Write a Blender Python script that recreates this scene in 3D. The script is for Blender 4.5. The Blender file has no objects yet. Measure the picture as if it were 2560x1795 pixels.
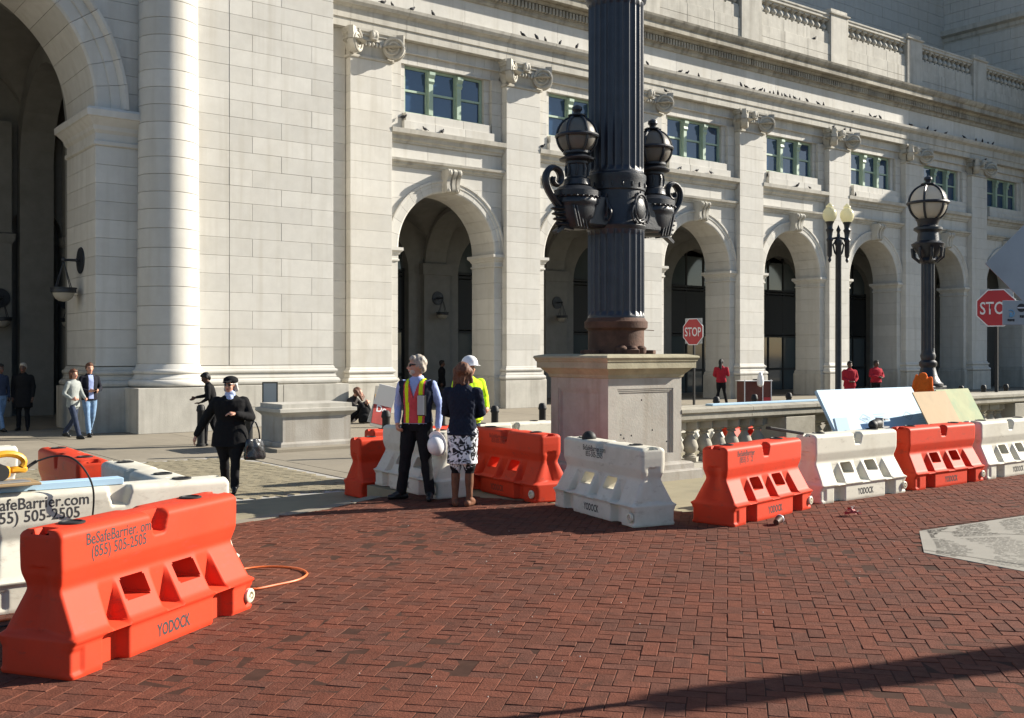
import bpy, bmesh, math, random
import numpy as np
from mathutils import Vector, Matrix, Quaternion, Euler
random.seed(7); np.random.seed(7)
R = math.radians
SC = bpy.context.scene
COL = SC.collection
SUNB, SUNE = 107.5, 26.0            # sun bearing (clockwise from +Y) and elevation
# ---------------- camera
YAW = 37.29
camd = bpy.data.cameras.new("camera"); cam = bpy.data.objects.new("camera", camd); COL.objects.link(cam)
cam.location = (0, 0, 1.82); cam.rotation_euler = (R(90), 0, R(-YAW))
camd.sensor_width = 36; camd.lens = 36 * 2620 / 2560; camd.shift_y = -17.5 / 2560
camd.clip_start = .1; camd.clip_end = 900
SC.camera = cam
# ---------------- sky and sun
W = bpy.data.worlds.new("World"); SC.world = W; W.use_nodes = True
nt = W.node_tree; bgn = nt.nodes["Background"]
sky = nt.nodes.new("ShaderNodeTexSky"); sky.sky_type = 'NISHITA'; sky.sun_disc = False
sky.sun_elevation = R(SUNE); sky.sun_rotation = R(SUNB); sky.air_density = 1.0; sky.dust_density = .5; sky.ozone_density = 2.4
nt.links.new(sky.outputs[0], bgn.inputs[0]); bgn.inputs[1].default_value = .065
sl = bpy.data.lights.new("sun", 'SUN'); sl.energy = 5.0; sl.angle = R(.5); sl.color = (1, .925, .80)
so = bpy.data.objects.new("sun", sl); COL.objects.link(so)
SV = Vector((math.sin(R(SUNB)) * math.cos(R(SUNE)), math.cos(R(SUNB)) * math.cos(R(SUNE)), math.sin(R(SUNE))))
so.rotation_euler = SV.to_track_quat('Z', 'Y').to_euler(); so.location = (30, -10, 40)
SC.view_settings.view_transform = 'Standard'; SC.view_settings.look = 'None'
SC.view_settings.exposure = 1.2; SC.view_settings.gamma = 1.0; SC.view_settings.use_curve_mapping = False
SC.cycles.max_bounces = 6; SC.cycles.diffuse_bounces = 4; SC.cycles.glossy_bounces = 3
SC.cycles.caustics_reflective = False; SC.cycles.caustics_refractive = False
SC.cycles.sample_clamp_indirect = 6

# ---------------- materials
MATS = {}
def mat(name, col, rough=.7, spec=.3, var=0.0, rnd=0.0, nscale=6.0, bump=0.0, bscale=60.0, metal=0.0, stain=None,
        attr=None, coord='pos', stainscale=.6, stainamt=.5, coat=0.0, hue=None, streak=None, scuff=None):
    if name in MATS: return MATS[name]
    m = bpy.data.materials.new(name); m.use_nodes = True; MATS[name] = m
    n = m.node_tree.nodes; l = m.node_tree.links; b = n["Principled BSDF"]
    b.inputs["Roughness"].default_value = rough; b.inputs["Specular IOR Level"].default_value = spec
    b.inputs["Metallic"].default_value = metal; b.inputs["Coat Weight"].default_value = coat
    b.inputs["Base Color"].default_value = (*col, 1)
    if coord == 'pos':
        g = n.new("ShaderNodeNewGeometry"); cs = g.outputs["Position"]
    else:
        g = n.new("ShaderNodeTexCoord"); oi0 = n.new("ShaderNodeObjectInfo")
        va = n.new("ShaderNodeVectorMath"); va.operation = 'ADD'
        l.new(g.outputs["Object"], va.inputs[0]); ml = n.new("ShaderNodeMath"); ml.operation = 'MULTIPLY'
        l.new(oi0.outputs["Random"], ml.inputs[0]); ml.inputs[1].default_value = 40
        l.new(ml.outputs[0], va.inputs[1]); cs = va.outputs[0]
    cur = None
    def rgb(c):
        x = n.new("ShaderNodeRGB"); x.outputs[0].default_value = (*c, 1); return x.outputs[0]
    def mixc(a, bb, fac, mode='MIX'):
        x = n.new("ShaderNodeMix"); x.data_type = 'RGBA'; x.blend_type = mode
        l.new(a, x.inputs[6]); l.new(bb, x.inputs[7])
        if isinstance(fac, float): x.inputs[0].default_value = fac
        else: l.new(fac, x.inputs[0])
        return x.outputs[2]
    def ramp(v, a, bb):
        x = n.new("ShaderNodeMapRange"); l.new(v, x.inputs[0]); x.inputs[1].default_value = a; x.inputs[2].default_value = bb
        return x.outputs[0]
    def noise(s, d=4, r=.6):
        x = n.new("ShaderNodeTexNoise"); x.inputs["Scale"].default_value = s; x.inputs["Detail"].default_value = d
        x.inputs["Roughness"].default_value = r; l.new(cs, x.inputs["Vector"]); return x.outputs[0]
    if var or rnd or stain or attr or streak or scuff:
        cur = rgb(col)
        if rnd or attr:
            if attr:
                at = n.new("ShaderNodeAttribute"); at.attribute_name = attr; rv = at.outputs["Fac"]
            else:
                oi = n.new("ShaderNodeObjectInfo"); rv = oi.outputs["Random"]
            if hue:
                cur = mixc(rgb(col), rgb(hue), ramp(rv, .35, 1.0))
            d = rnd or .3
            lo = [c * (1 - d) for c in (1, 1, 1)]; hi = [1 + d] * 3
            w = n.new("ShaderNodeTexWhiteNoise"); w.noise_dimensions = '1D'; l.new(rv, w.inputs["W"])
            cur = mixc(cur, mixc(rgb(lo), rgb(hi), w.outputs[0]), 1.0, 'MULTIPLY')
        if var:
            f = ramp(noise(nscale), .3, .7)
            cur = mixc(cur, mixc(rgb([1 - var] * 3), rgb([1 + var] * 3), f), 1.0, 'MULTIPLY')
        if stain:
            f = ramp(noise(stainscale, 6, .65), .5, .75)
            mm = n.new("ShaderNodeMath"); mm.operation = 'MULTIPLY'; l.new(f, mm.inputs[0]); mm.inputs[1].default_value = stainamt
            cur = mixc(cur, rgb(stain), mm.outputs[0])
        if streak:
            mp = n.new("ShaderNodeMapping"); mp.inputs["Scale"].default_value = (2.6, 2.6, .16); l.new(cs, mp.inputs[0])
            x = n.new("ShaderNodeTexNoise"); x.inputs["Scale"].default_value = 1.5; x.inputs["Detail"].default_value = 6; l.new(mp.outputs[0], x.inputs["Vector"])
            mm = n.new("ShaderNodeMath"); mm.operation = 'MULTIPLY'; l.new(ramp(x.outputs[0], .5, .72), mm.inputs[0]); mm.inputs[1].default_value = streak[1]
            cur = mixc(cur, rgb(streak[0]), mm.outputs[0])
        if scuff:
            mp = n.new("ShaderNodeMapping"); mp.inputs["Scale"].default_value = (1.0, 1.0, 2.6); mp.inputs["Rotation"].default_value = (.2, .5, .1); l.new(cs, mp.inputs[0])
            x = n.new("ShaderNodeTexNoise"); x.inputs["Scale"].default_value = 5; x.inputs["Detail"].default_value = 9; x.inputs["Roughness"].default_value = .72; l.new(mp.outputs[0], x.inputs["Vector"])
            mm = n.new("ShaderNodeMath"); mm.operation = 'MULTIPLY'; l.new(ramp(x.outputs[0], .565, .67), mm.inputs[0]); mm.inputs[1].default_value = scuff[1]
            cur = mixc(cur, rgb(scuff[0]), mm.outputs[0])
        l.new(cur, b.inputs["Base Color"])
    if bump:
        bp = n.new("ShaderNodeBump"); bp.inputs["Strength"].default_value = bump; bp.inputs["Distance"].default_value = .02
        l.new(noise(bscale, 3), bp.inputs["Height"]); l.new(bp.outputs[0], b.inputs["Normal"])
    return m
granite = mat("pale_granite", (.53, .515, .475), .8, .25, streak=((.40, .37, .31), .42), var=.05, rnd=.085, nscale=3, bump=.12, bscale=40, stain=(.46, .43, .37), stainscale=.5, stainamt=.4)
granite_s = mat("weathered_granite", (.46, .44, .39), .82, .2, streak=((.22, .2, .165), .5), var=.1, rnd=.06, nscale=2.2, bump=.15, bscale=40, stain=(.27, .25, .215), stainscale=.8, stainamt=.55)
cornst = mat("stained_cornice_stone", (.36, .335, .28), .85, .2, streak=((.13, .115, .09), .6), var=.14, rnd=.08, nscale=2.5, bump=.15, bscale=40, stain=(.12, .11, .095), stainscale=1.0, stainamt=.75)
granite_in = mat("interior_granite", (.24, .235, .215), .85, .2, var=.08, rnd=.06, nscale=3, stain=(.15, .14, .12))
mortar = mat("mortar", (.38, .365, .335), .95, .1)
sandst = mat("pedestal_stone", (.36, .34, .305), .85, .2, streak=((.2, .165, .12), .6), var=.1, nscale=2.5, bump=.2, bscale=30, stain=(.24, .2, .16), stainscale=1.6, stainamt=.6)
capst = mat("mossy_cap_stone", (.34, .31, .22), .88, .15, var=.2, nscale=5, bump=.25, bscale=30, stain=(.13, .12, .08), stainscale=2.5, stainamt=.7)
balst = mat("baluster_stone", (.33, .31, .26), .85, .2, var=.12, rnd=.06, nscale=4, bump=.2, bscale=40, stain=(.16, .14, .11), stainscale=3, stainamt=.6)
concrete = mat("concrete", (.25, .222, .175), .9, .15, var=.08, rnd=.05, nscale=1.5, bump=.1, bscale=50, stain=(.19, .17, .14), stainscale=.7, stainamt=.5)
apronc = mat("apron_concrete", (.28, .25, .17), .9, .15, var=.12, rnd=.05, nscale=1.2, bump=.15, bscale=50, stain=(.15, .135, .1), stainscale=1.1, stainamt=.6)
asphalt = mat("asphalt", (.06, .06, .062), .9, .2, var=.15, nscale=3, bump=.3, bscale=120)
brickm = mat("brick_single", (.130, .046, .029), .88, .1, scuff=((.055, .03, .022), .55), var=.2, rnd=.12, nscale=14, bump=.35, bscale=70, coord='pos', stain=(.082, .040, .029), stainscale=1.1, stainamt=.6, hue=(.104, .044, .031))
brickj = mat("brick_joined", (.130, .046, .029), .88, .1, scuff=((.055, .03, .022), .55), var=.2, rnd=.12, nscale=14, bump=.35, bscale=70, attr="rnd", stain=(.082, .040, .029), stainscale=1.1, stainamt=.6, hue=(.104, .044, .031))
bricksand = mat("brick_joint_sand", (.055, .028, .02), .95, .1, var=.2, nscale=8)
paverm = mat("beige_paver", (.24, .21, .145), .88, .2, var=.12, rnd=.12, nscale=6, attr="rnd", bump=.2, bscale=60)
orange = mat("orange_plastic", (.58, .048, .018), .58, .16, scuff=((.27, .055, .035), .6), var=.05, nscale=3, coord='obj', stain=(.40, .055, .03), stainscale=2.2, stainamt=.5, bump=.03, bscale=25)
white = mat("white_plastic", (.60, .575, .49), .58, .16, scuff=((.36, .325, .26), .6), var=.05, nscale=3, coord='obj', stain=(.40, .36, .28), stainscale=1.8, stainamt=.6, bump=.03, bscale=25)
ink = mat("black_print", (.05, .048, .048), .6, .2)
inkf = mat("faded_print", (.17, .05, .035), .6, .2, var=.3, nscale=25)
blackp = mat("black_rubber", (.02, .02, .02), .6, .3)
iron = mat("black_iron", (.018, .021, .027), .42, .45, var=.3, nscale=7, bump=.2, bscale=45, coord='obj')
ironb = mat("blue_black_iron", (.022, .027, .04), .40, .45, var=.2, nscale=5, bump=.08, bscale=30, coord='obj')
rust = mat("rusty_iron", (.09, .045, .03), .75, .25, var=.35, nscale=5, bump=.3, bscale=30, stain=(.04, .022, .017), stainscale=2.2, stainamt=.8)
goldrust = mat("worn_gilt_iron", (.14, .09, .045), .6, .35, var=.4, nscale=9)
green = mat("sage_green_paint", (.31, .41, .32), .5, .4, var=.08, nscale=6)
dframe = mat("dark_door_frame", (.015, .016, .016), .5, .4)
glass = mat("window_glass", (.024, .052, .108), .04, .9)
dglass = mat("door_glass", (.075, .09, .092), .06, .6)
milk = mat("milk_glass", (.62, .58, .5), .3, .5, var=.04, nscale=5, coord='obj')
milkd = mat("shaded_milk_glass", (.20, .185, .16), .45, .4, var=.1, nscale=5, coord='obj')  # darker, dirtier copy of milk glass; shade on the lantern globes put into its colour
acornm = mat("acorn_glass", (.72, .69, .52), .25, .5)
def translucent(m, col, fac):
    n = m.node_tree.nodes; l = m.node_tree.links; t = n.new("ShaderNodeBsdfTranslucent"); t.inputs[0].default_value = (*col, 1); x = n.new("ShaderNodeMixShader"); x.inputs[0].default_value = fac
    l.new(n["Principled BSDF"].outputs[0], x.inputs[1]); l.new(t.outputs[0], x.inputs[2]); l.new(x.outputs[0], n["Material Output"].inputs[0])
translucent(milk, (.8, .77, .7), .5); translucent(acornm, (.85, .82, .62), .5); translucent(milkd, (.4, .37, .32), .35)
steel = mat("galvanised_steel", (.30, .31, .32), .5, .5, metal=.4, var=.12, nscale=8)
alum = mat("bare_aluminium", (.34, .36, .38), .45, .5, metal=.35, var=.1, nscale=4)
signred = mat("sign_red", (.42, .022, .03), .45, .45)
signwhite = mat("sign_white", (.72, .72, .72), .45, .4)
foam = mat("blue_foam_board", (.36, .52, .66), .7, .25, var=.02, nscale=2)
foamp = mat("foam_print", (.27, .38, .46), .7, .2)
ply = mat("raw_plywood", (.34, .24, .13), .75, .25, var=.12, nscale=3, stain=(.25, .15, .07), stainscale=3.0, stainamt=.5)
plyg = mat("green_stained_plywood", (.24, .26, .13), .75, .25, var=.15, nscale=3, stain=(.13, .23, .13), stainscale=2.4, stainamt=.8)
yellow = mat("yellow_tool_plastic", (.62, .30, .015), .4, .45)
cordo = mat("orange_cord", (.62, .13, .03), .5, .4)
pig = mat("pigeon_feather", (.035, .035, .04), .7, .25, rnd=.5)
skin = mat("skin", (.50, .26, .18), .55, .35)
skind = mat("dark_skin", (.10, .05, .032), .55, .35)
def cloth(name, col, var=.12, rough=.9): return mat(name, col, rough, .12, var=var, nscale=18, bump=.15, bscale=35, coord='obj')

# ---------------- mesh helpers
class MB:
    def __init__(s): s.v = []; s.f = []; s.m = []; s.s = []
    def add(s, vs, fs, m=0, sm=False):
        o = len(s.v); s.v += [tuple(p) for p in vs]
        for f in fs: s.f.append(tuple(i + o for i in f)); s.m.append(m); s.s.append(sm)
    def box(s, x0, x1, y0, y1, z0, z1, m=0, c=0.0, rot=None, piv=None):
        if c <= 0:
            vs = [(x, y, z) for z in (z0, z1) for y in (y0, y1) for x in (x0, x1)]
            fs = [(0, 2, 3, 1), (4, 5, 7, 6), (0, 1, 5, 4), (2, 6, 7, 3), (0, 4, 6, 2), (1, 3, 7, 5)]
        else:
            bm = bmesh.new(); bmesh.ops.create_cube(bm, size=1)
            for v in bm.verts: v.co = Vector(((x0 + x1) / 2 + v.co.x * (x1 - x0), (y0 + y1) / 2 + v.co.y * (y1 - y0), (z0 + z1) / 2 + v.co.z * (z1 - z0)))
            bmesh.ops.bevel(bm, geom=bm.edges[:], offset=c, segments=1, affect='EDGES', profile=.5)
            bm.verts.index_update()
            vs = [tuple(v.co) for v in bm.verts]; fs = [tuple(v.index for v in f.verts) for f in bm.faces]; bm.free()
        if rot is not None:
            p = Vector(piv or ((x0 + x1) / 2, (y0 + y1) / 2, (z0 + z1) / 2))
            vs = [tuple(rot @ (Vector(v) - p) + p) for v in vs]
        s.add(vs, fs, m); return s
    def extx(s, prof, x0, x1, m=0, sm=False):        # closed (y,z) outline swept along x
        n = len(prof)
        vs = [(x0, y, z) for y, z in prof] + [(x1, y, z) for y, z in prof]
        fs = [(i, (i + 1) % n, n + (i + 1) % n, n + i) for i in range(n)]
        s.add(vs, fs, m, sm); s.add(vs, [tuple(range(n))[::-1], tuple(range(n, 2 * n))], m); return s
    def extz(s, poly, z0, z1, m=0):
        n = len(poly); vs = [(x, y, z0) for x, y in poly] + [(x, y, z1) for x, y in poly]
        s.add(vs, [(i, (i + 1) % n, n + (i + 1) % n, n + i) for i in range(n)] + [tuple(range(n))[::-1], tuple(range(n, 2 * n))], m); return s
    def exty(s, poly, y0, y1, m=0):                   # (x,z) outline swept along y
        n = len(poly); vs = [(x, y0, z) for x, z in poly] + [(x, y1, z) for x, z in poly]
        s.add(vs, [(i, (i + 1) % n, n + (i + 1) % n, n + i) for i in range(n)] + [tuple(range(n))[::-1], tuple(range(n, 2 * n))], m); return s
    def lathe(s, prof, c=(0, 0, 0), seg=24, m=0, sm=True, a0=0, a1=2 * math.pi, sx=1, sy=1):
        full = abs(a1 - a0 - 2 * math.pi) < 1e-6; k = seg if full else seg + 1; vs = []
        for r, z in prof:
            for i in range(k):
                a = a0 + (a1 - a0) * i / seg; vs.append((c[0] + r * math.cos(a) * sx, c[1] + r * math.sin(a) * sy, c[2] + z))
        fs = []
        for j in range(len(prof) - 1):
            for i in range(seg if full else seg):
                i2 = (i + 1) % k; fs.append((j * k + i, j * k + i2, (j + 1) * k + i2, (j + 1) * k + i))
        s.add(vs, fs, m, sm)
        if full:
            s.add([vs[i] for i in range(k)], [tuple(range(k))[::-1]], m)
            s.add([vs[(len(prof) - 1) * k + i] for i in range(k)], [tuple(range(k))], m)
        return s
    def tube(s, pts, r, seg=8, m=0, sm=True, close=False):
        pts = [Vector(p) for p in pts]; n = len(pts); rr = r if isinstance(r, (list, tuple)) else [r] * n
        vs = []; up = Vector((0, 0, 1)); prev = None
        for i, p in enumerate(pts):
            a = pts[i - 1] if (i > 0 or close) else p; b = pts[(i + 1) % n] if (i < n - 1 or close) else p
            t = (b - a).normalized() if (b - a).length > 1e-9 else Vector((0, 0, 1))
            if prev is None:
                u = t.cross(up); u = t.cross(Vector((1, 0, 0))) if u.length < .05 else u
            else:
                u = prev - t * prev.dot(t)
            u.normalize(); prev = u; w = t.cross(u)
            for k in range(seg):
                an = 2 * math.pi * k / seg; vs.append(p + (u * math.cos(an) + w * math.sin(an)) * rr[i])
        fs = []
        for i in range(n if close else n - 1):
            for k in range(seg):
                k2 = (k + 1) % seg; j = (i + 1) % n; fs.append((i * seg + k, i * seg + k2, j * seg + k2, j * seg + k))
        if not close: fs += [tuple(range(seg))[::-1], tuple((n - 1) * seg + k for k in range(seg))]
        s.add(vs, fs, m, sm); return s
    def ell(s, c, r, m=0, seg=14, rings=9, rot=None):
        vs = []; r = (r, r, r) if isinstance(r, (int, float)) else r
        vs.append(Vector((0, 0, -r[2])))
        for j in range(1, rings):
            ph = -math.pi / 2 + math.pi * j / rings
            for i in range(seg):
                a = 2 * math.pi * i / seg; vs.append(Vector((r[0] * math.cos(ph) * math.cos(a), r[1] * math.cos(ph) * math.sin(a), r[2] * math.sin(ph))))
        vs.append(Vector((0, 0, r[2])))
        fs = []
        for i in range(seg): fs.append((0, 1 + (i + 1) % seg, 1 + i))
        for j in range(rings - 2):
            for i in range(seg):
                i2 = (i + 1) % seg; fs.append((1 + j * seg + i, 1 + j * seg + i2, 1 + (j + 1) * seg + i2, 1 + (j + 1) * seg + i))
        t = len(vs) - 1
        for i in range(seg): fs.append((t, 1 + (rings - 2) * seg + i, 1 + (rings - 2) * seg + (i + 1) % seg))
        if rot is not None: vs = [rot @ v for v in vs]
        s.add([v + Vector(c) for v in vs], fs, m, True); return s
    def xf(s, M):
        s.v = [tuple(M @ Vector(p)) for p in s.v]; return s
    def mesh(s, name, mats):
        me = bpy.data.meshes.new(name); me.from_pydata(s.v, [], s.f)
        for m in (mats if isinstance(mats, (list, tuple)) else [mats]): me.materials.append(m)
        me.polygons.foreach_set("material_index", s.m); me.polygons.foreach_set("use_smooth", s.s); me.update()
        bm = bmesh.new(); bm.from_mesh(me); bmesh.ops.recalc_face_normals(bm, faces=bm.faces[:]); bm.to_mesh(me); bm.free()
        if any(s.s) and len(s.f) < 60000: me.set_sharp_from_angle(angle=R(42))
        return me
    def build(s, name, mats, parent=None, loc=(0, 0, 0), **kw):
        return put(name, s.mesh(name, mats), parent, loc, **kw)
def put(name, me, parent=None, loc=(0, 0, 0), rot=(0, 0, 0), **kw):
    o = bpy.data.objects.new(name, me); COL.objects.link(o); o.location = loc; o.rotation_euler = rot
    if parent is not None: o.parent = parent
    tag(o, **kw); return o
def tag(o, label=None, cat=None, group=None, kind=None):
    if label: o["label"] = label
    if cat: o["category"] = cat
    if group: o["group"] = group
    if kind: o["kind"] = kind
    return o
def empty(name, loc=(0, 0, 0), rz=0.0, parent=None, **kw):
    o = bpy.data.objects.new(name, None); COL.objects.link(o); o.location = loc; o.rotation_euler = (0, 0, rz); o.empty_display_size = .2
    if parent is not None: o.parent = parent
    return tag(o, **kw)
def copy_tree(o, parent=None, mats=None):
    c = o.copy(); COL.objects.link(c)
    if parent is not None: c.parent = parent
    for ch in list(o.children): copy_tree(ch, c)
    return c
BX = {}
def stone(parent, x0, x1, y0, y1, z0, z1, m=None, j=.0055, name="stone", c=.006, acc=None):
    """one ashlar block, joints left open round it"""
    m = m or granite
    dx, dy, dz = round(x1 - x0 - j, 3), round(y1 - y0, 3), round(z1 - z0 - j, 3)
    cx, cy, cz = (x0 + x1) / 2, (y0 + y1) / 2 + random.uniform(-.002, .002), (z0 + z1) / 2
    if acc is not None:
        acc.box(cx - dx / 2, cx + dx / 2, cy - dy / 2, cy + dy / 2, cz - dz / 2, cz + dz / 2, 0, c); return None
    k = (dx, dy, dz, m.name)
    if k not in BX: BX[k] = MB().box(-dx / 2, dx / 2, -dy / 2, dy / 2, -dz / 2, dz / 2, 0, c).mesh("stone", m)
    return put(name, BX[k], parent, (cx, cy, cz))
def textmesh(txt, size, m, name="lettering", sx=1.0, bold=0.0, align='CENTER', space=1.0, line=1.0):
    cu = bpy.data.curves.new(name, 'FONT'); cu.body = txt; cu.size = size; cu.align_x = align; cu.offset = bold
    cu.space_character = space; cu.space_line = line; cu.extrude = 0; cu.resolution_u = 3
    o = bpy.data.objects.new(name, cu); COL.objects.link(o)
    dg = bpy.context.evaluated_depsgraph_get(); me = bpy.data.meshes.new_from_object(o.evaluated_get(dg))
    bpy.data.objects.remove(o); bpy.data.curves.remove(cu)
    for v in me.vertices: v.co.x *= sx
    me.materials.clear(); me.materials.append(m); return me
CA, SA = math.cos(R(YAW)), math.sin(R(YAW))
def W2(depth, lat): return (SA * depth + CA * lat, CA * depth - SA * lat)      # camera ground frame -> world
def place(px, depth): return W2(depth, (px - 1280) / 2620 * depth)
# =====================================================================  GROUND
ZS = -.2                                    # street and pavement level, the brick plaza is 0
g = MB(); g.add([(-400, -400, ZS - .03), (400, -400, ZS - .03), (400, 400, ZS - .03), (-400, 400, ZS - .03)], [(0, 1, 2, 3)])
g.build("ground", asphalt, kind="structure")
# pavement in front of the station: big concrete slabs
pav = MB().box(-30, 90, 19.5, 36.4, ZS - .028, ZS - .012).build("pavement", mortar, kind="structure")
SLM = {}
def slab(x0, x1, y0, y1, m):
    k = (round(x1 - x0, 2), round(y1 - y0, 2), m.name)
    if k not in SLM:
        hx, hy = k[0] / 2 - .007, k[1] / 2 - .007
        SLM[k] = MB().box(-hx, hx, -hy, hy, -.06, 0, 0, .004).mesh("slab", m)
    return put("slab", SLM[k], pav, ((x0 + x1) / 2, (y0 + y1) / 2, ZS + random.uniform(-.002, .002)))
for i in range(26):
    for jj, (a, b) in enumerate(((19.5, 20.9), (20.9, 23.6), (23.6, 26.3), (26.3, 29.6), (29.6, 36.4))):
        slab(-12 + 3 * i, -9 + 3 * i, a, b, concrete)
# road of beige pavers between plaza and pavement
road = MB().box(-30, 8.05, 13.62, 19.5, ZS - .028, ZS - .012).build("paver_road", mortar, kind="structure")
pb = MB(); rv = []
ca, sa = math.cos(R(17)), math.sin(R(17))
for i in range(-60, 60):
    for j in range(-90, 90):
        u, v = (i + (.5 if j % 2 else 0)) * .24, j * .12
        x, y = 3 + u * sa * -1 + v * ca, 16.5 + u * ca + v * sa
        if not (-7 < x < 7.9 and 13.75 < y < 19.35): continue
        d = SA * x + CA * y; l = CA * x - SA * y
        if abs(l) > d * .56: continue
        q = []
        for du, dv in ((-.114, -.054), (.114, -.054), (.114, .054), (-.114, .054)):
            q.append((x - du * sa + dv * ca, y + du * ca + dv * sa))
        zz = ZS + random.uniform(-.003, .003); o = len(pb.v)
        pb.add([(a, b, zz) for a, b in q] + [(a, b, zz - .03) for a, b in q], [(0, 1, 2, 3), (0, 4, 5, 1), (1, 5, 6, 2), (2, 6, 7, 3), (3, 7, 4, 0)])
        rv += [random.random()] * 5
po = pb.build("pavers", paverm, road, kind="stuff")
po.data.attributes.new("rnd", 'FLOAT', 'FACE').data.foreach_set("value", rv)
gut = MB()
for i in range(8): gut.box(8.07, 8.43, 13.66 + i * .73, 14.38 + i * .73, ZS - .03, ZS - .004, 0, .004)
gut.build("gutter", concrete, kind="structure")
MB().box(8.45, 60, 13.62, 19.5, ZS - .028, ZS - .004).build("roadway", concrete, kind="structure")
# raised apron round the plaza
ap = MB().box(7.15, 70, 5, 12.68, -.25, -.012).box(9.3, 70, 12.68, 13.3, -.25, -.0125).build("apron", apronc, kind="structure")
for i in range(15):
    MB().box(9.3 + i * 2.2, 11.49 + i * 2.2, 13.3, 13.6, -.25, -.002, 0, .012).build("kerb_stone", concrete, ap)
# ---- brick plaza
edge = [(-30, 13.2), (2.9, 12.7), (3.5, 11.3), (4.36, 10.6), (5.7, 11.0), (6.67, 11.48), (7.14, 11.5), (7.35, 11.35), (8.0, 9.9), (8.6, 8.35), (9.2, 8.25), (40, 8.45), (40, -14), (-30, -14)]
plz = MB().extz(edge, -.22, -.0035).build("brick_plaza", bricksand, kind="structure")
def inside(x, y, poly=edge):
    c = False; n = len(poly)
    for i in range(n):
        (xa, ya), (xb, yb) = poly[i], poly[i - 1]
        if (ya > y) != (yb > y) and x < (xb - xa) * (y - ya) / (yb - ya) + xa: c = not c
    return c
wedge = [W2(*p) for p in ((1.82 * 2620 / 448, 1.82 / 448 * 1018), (1.82 * 2620 / 502, 1.82 / 502 * 1030), (1.82 * 2620 / 549, 1.82 / 549 * 1280), (7.0, 5.3), (13.6, 8.8), (1.82 * 2620 / 410, 1.82 / 410 * 1280))]
ub = Vector((math.sin(R(49)), math.cos(R(49)))); vb = Vector((math.sin(R(139)), math.cos(R(139))))
bricks = []
wq = .102
for i in range(-230, 231):
    for j in range(-230, 231):
        d4 = (i - j) % 4
        if d4 == 0: a, b, L, H = i, j, 2, 1
        elif d4 == 3: a, b, L, H = i, j, 1, 2
        else: continue
        cu, cv = (a + L / 2) * wq, (b + H / 2) * wq
        x, y = ub.x * cu + vb.x * cv + 8, ub.y * cu + vb.y * cv + 4
        d = SA * x + CA * y; l = CA * x - SA * y
        if d < 3.6 or d > 18.5 or abs(l) > d * .52 + .7: continue
        if not inside(x, y) or inside(x, y, wedge): continue
        bricks.append((d, l, x, y, L * wq, H * wq))
inview = [b for b in bricks if b[0] > 5.25 and abs(b[1]) < b[0] * .475]
inview.sort(key=lambda b: b[0])
near = set((b[2], b[3]) for b in inview[:300])
bm_var = []
for k in range(8):
    mb = MB(); hx, hy = wq - .0006 - random.uniform(0, .003), wq / 2 - .0006 - random.uniform(0, .0026)
    b = MB().box(-hx, hx, -hy, hy, -.05, 0, 0, .003); bm_var.append(b.mesh("brick", brickm))
ang = math.atan2(ub.y, ub.x)
pb = MB(); rv = []
for d, l, x, y, L, H in bricks:
    low = .0035 * math.sin(x * 1.3 + 1) * math.cos(y * 1.1) ; zz = low * .6 + random.gauss(0, .0012)
    tx, ty = random.gauss(0, .010), random.gauss(0, .010)
    if (x, y) in near:
        o = put("brick", random.choice(bm_var), plz, (x, y, zz), (tx, ty, ang + (0 if L > H else math.pi / 2) + random.gauss(0, .012)))
        continue
    hx, hy = L / 2 - .0006 - random.uniform(0, .003), H / 2 - .0006 - random.uniform(0, .003)
    jr = random.gauss(0, .012); U = Vector((math.cos(ang + jr), math.sin(ang + jr))); V = Vector((-U.y, U.x))
    top = []; mid = []; bot = []
    for s, t in ((-1, -1), (1, -1), (1, 1), (-1, 1)):
        p = U * (s * (hx - .003)) + V * (t * (hy - .003)); q = U * (s * hx) + V * (t * hy)
        z = zz + s * hx * tx + t * hy * ty
        top.append((x + p.x, y + p.y, z)); mid.append((x + q.x, y + q.y, z - .004)); bot.append((x + q.x, y + q.y, -.03))
    fs = [(0, 1, 2, 3)] + [(a, 4 + a, 4 + (a + 1) % 4, (a + 1) % 4) for a in range(4)] + [(4 + a, 8 + a, 8 + (a + 1) % 4, 4 + (a + 1) % 4) for a in range(4)]
    pb.add(top + mid + bot, fs); rv += [random.random()] * 9
po = pb.build("brick_paving", brickj, plz, kind="stuff")
po.data.attributes.new("rnd", 'FLOAT', 'FACE').data.foreach_set("value", rv)
MB().box(-30, 9.28, 9.5, 13.6, ZS - .028, ZS - .006).build("gutter_strip", apronc, kind="structure")
kp = [Vector(p) for p in edge[:6]]
for a, b in zip(kp[:-1], kp[1:]):
    n = max(1, int((b - a).length / 1.1)); d = (b - a).normalized(); o = Vector((-d.y, d.x)) * .07
    if n > 12: a = b - d * 13; n = 12
    for i in range(n):
        p, q = a.lerp(b, i / n) + d * .004 + o, a.lerp(b, (i + 1) / n) - d * .004 + o; w = Vector((-d.y, d.x)) * .085
        MB().extz([tuple(p - w), tuple(q - w), tuple(q + w), tuple(p + w)], -.22, .004).build("kerb_stone", concrete, plz)
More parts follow.
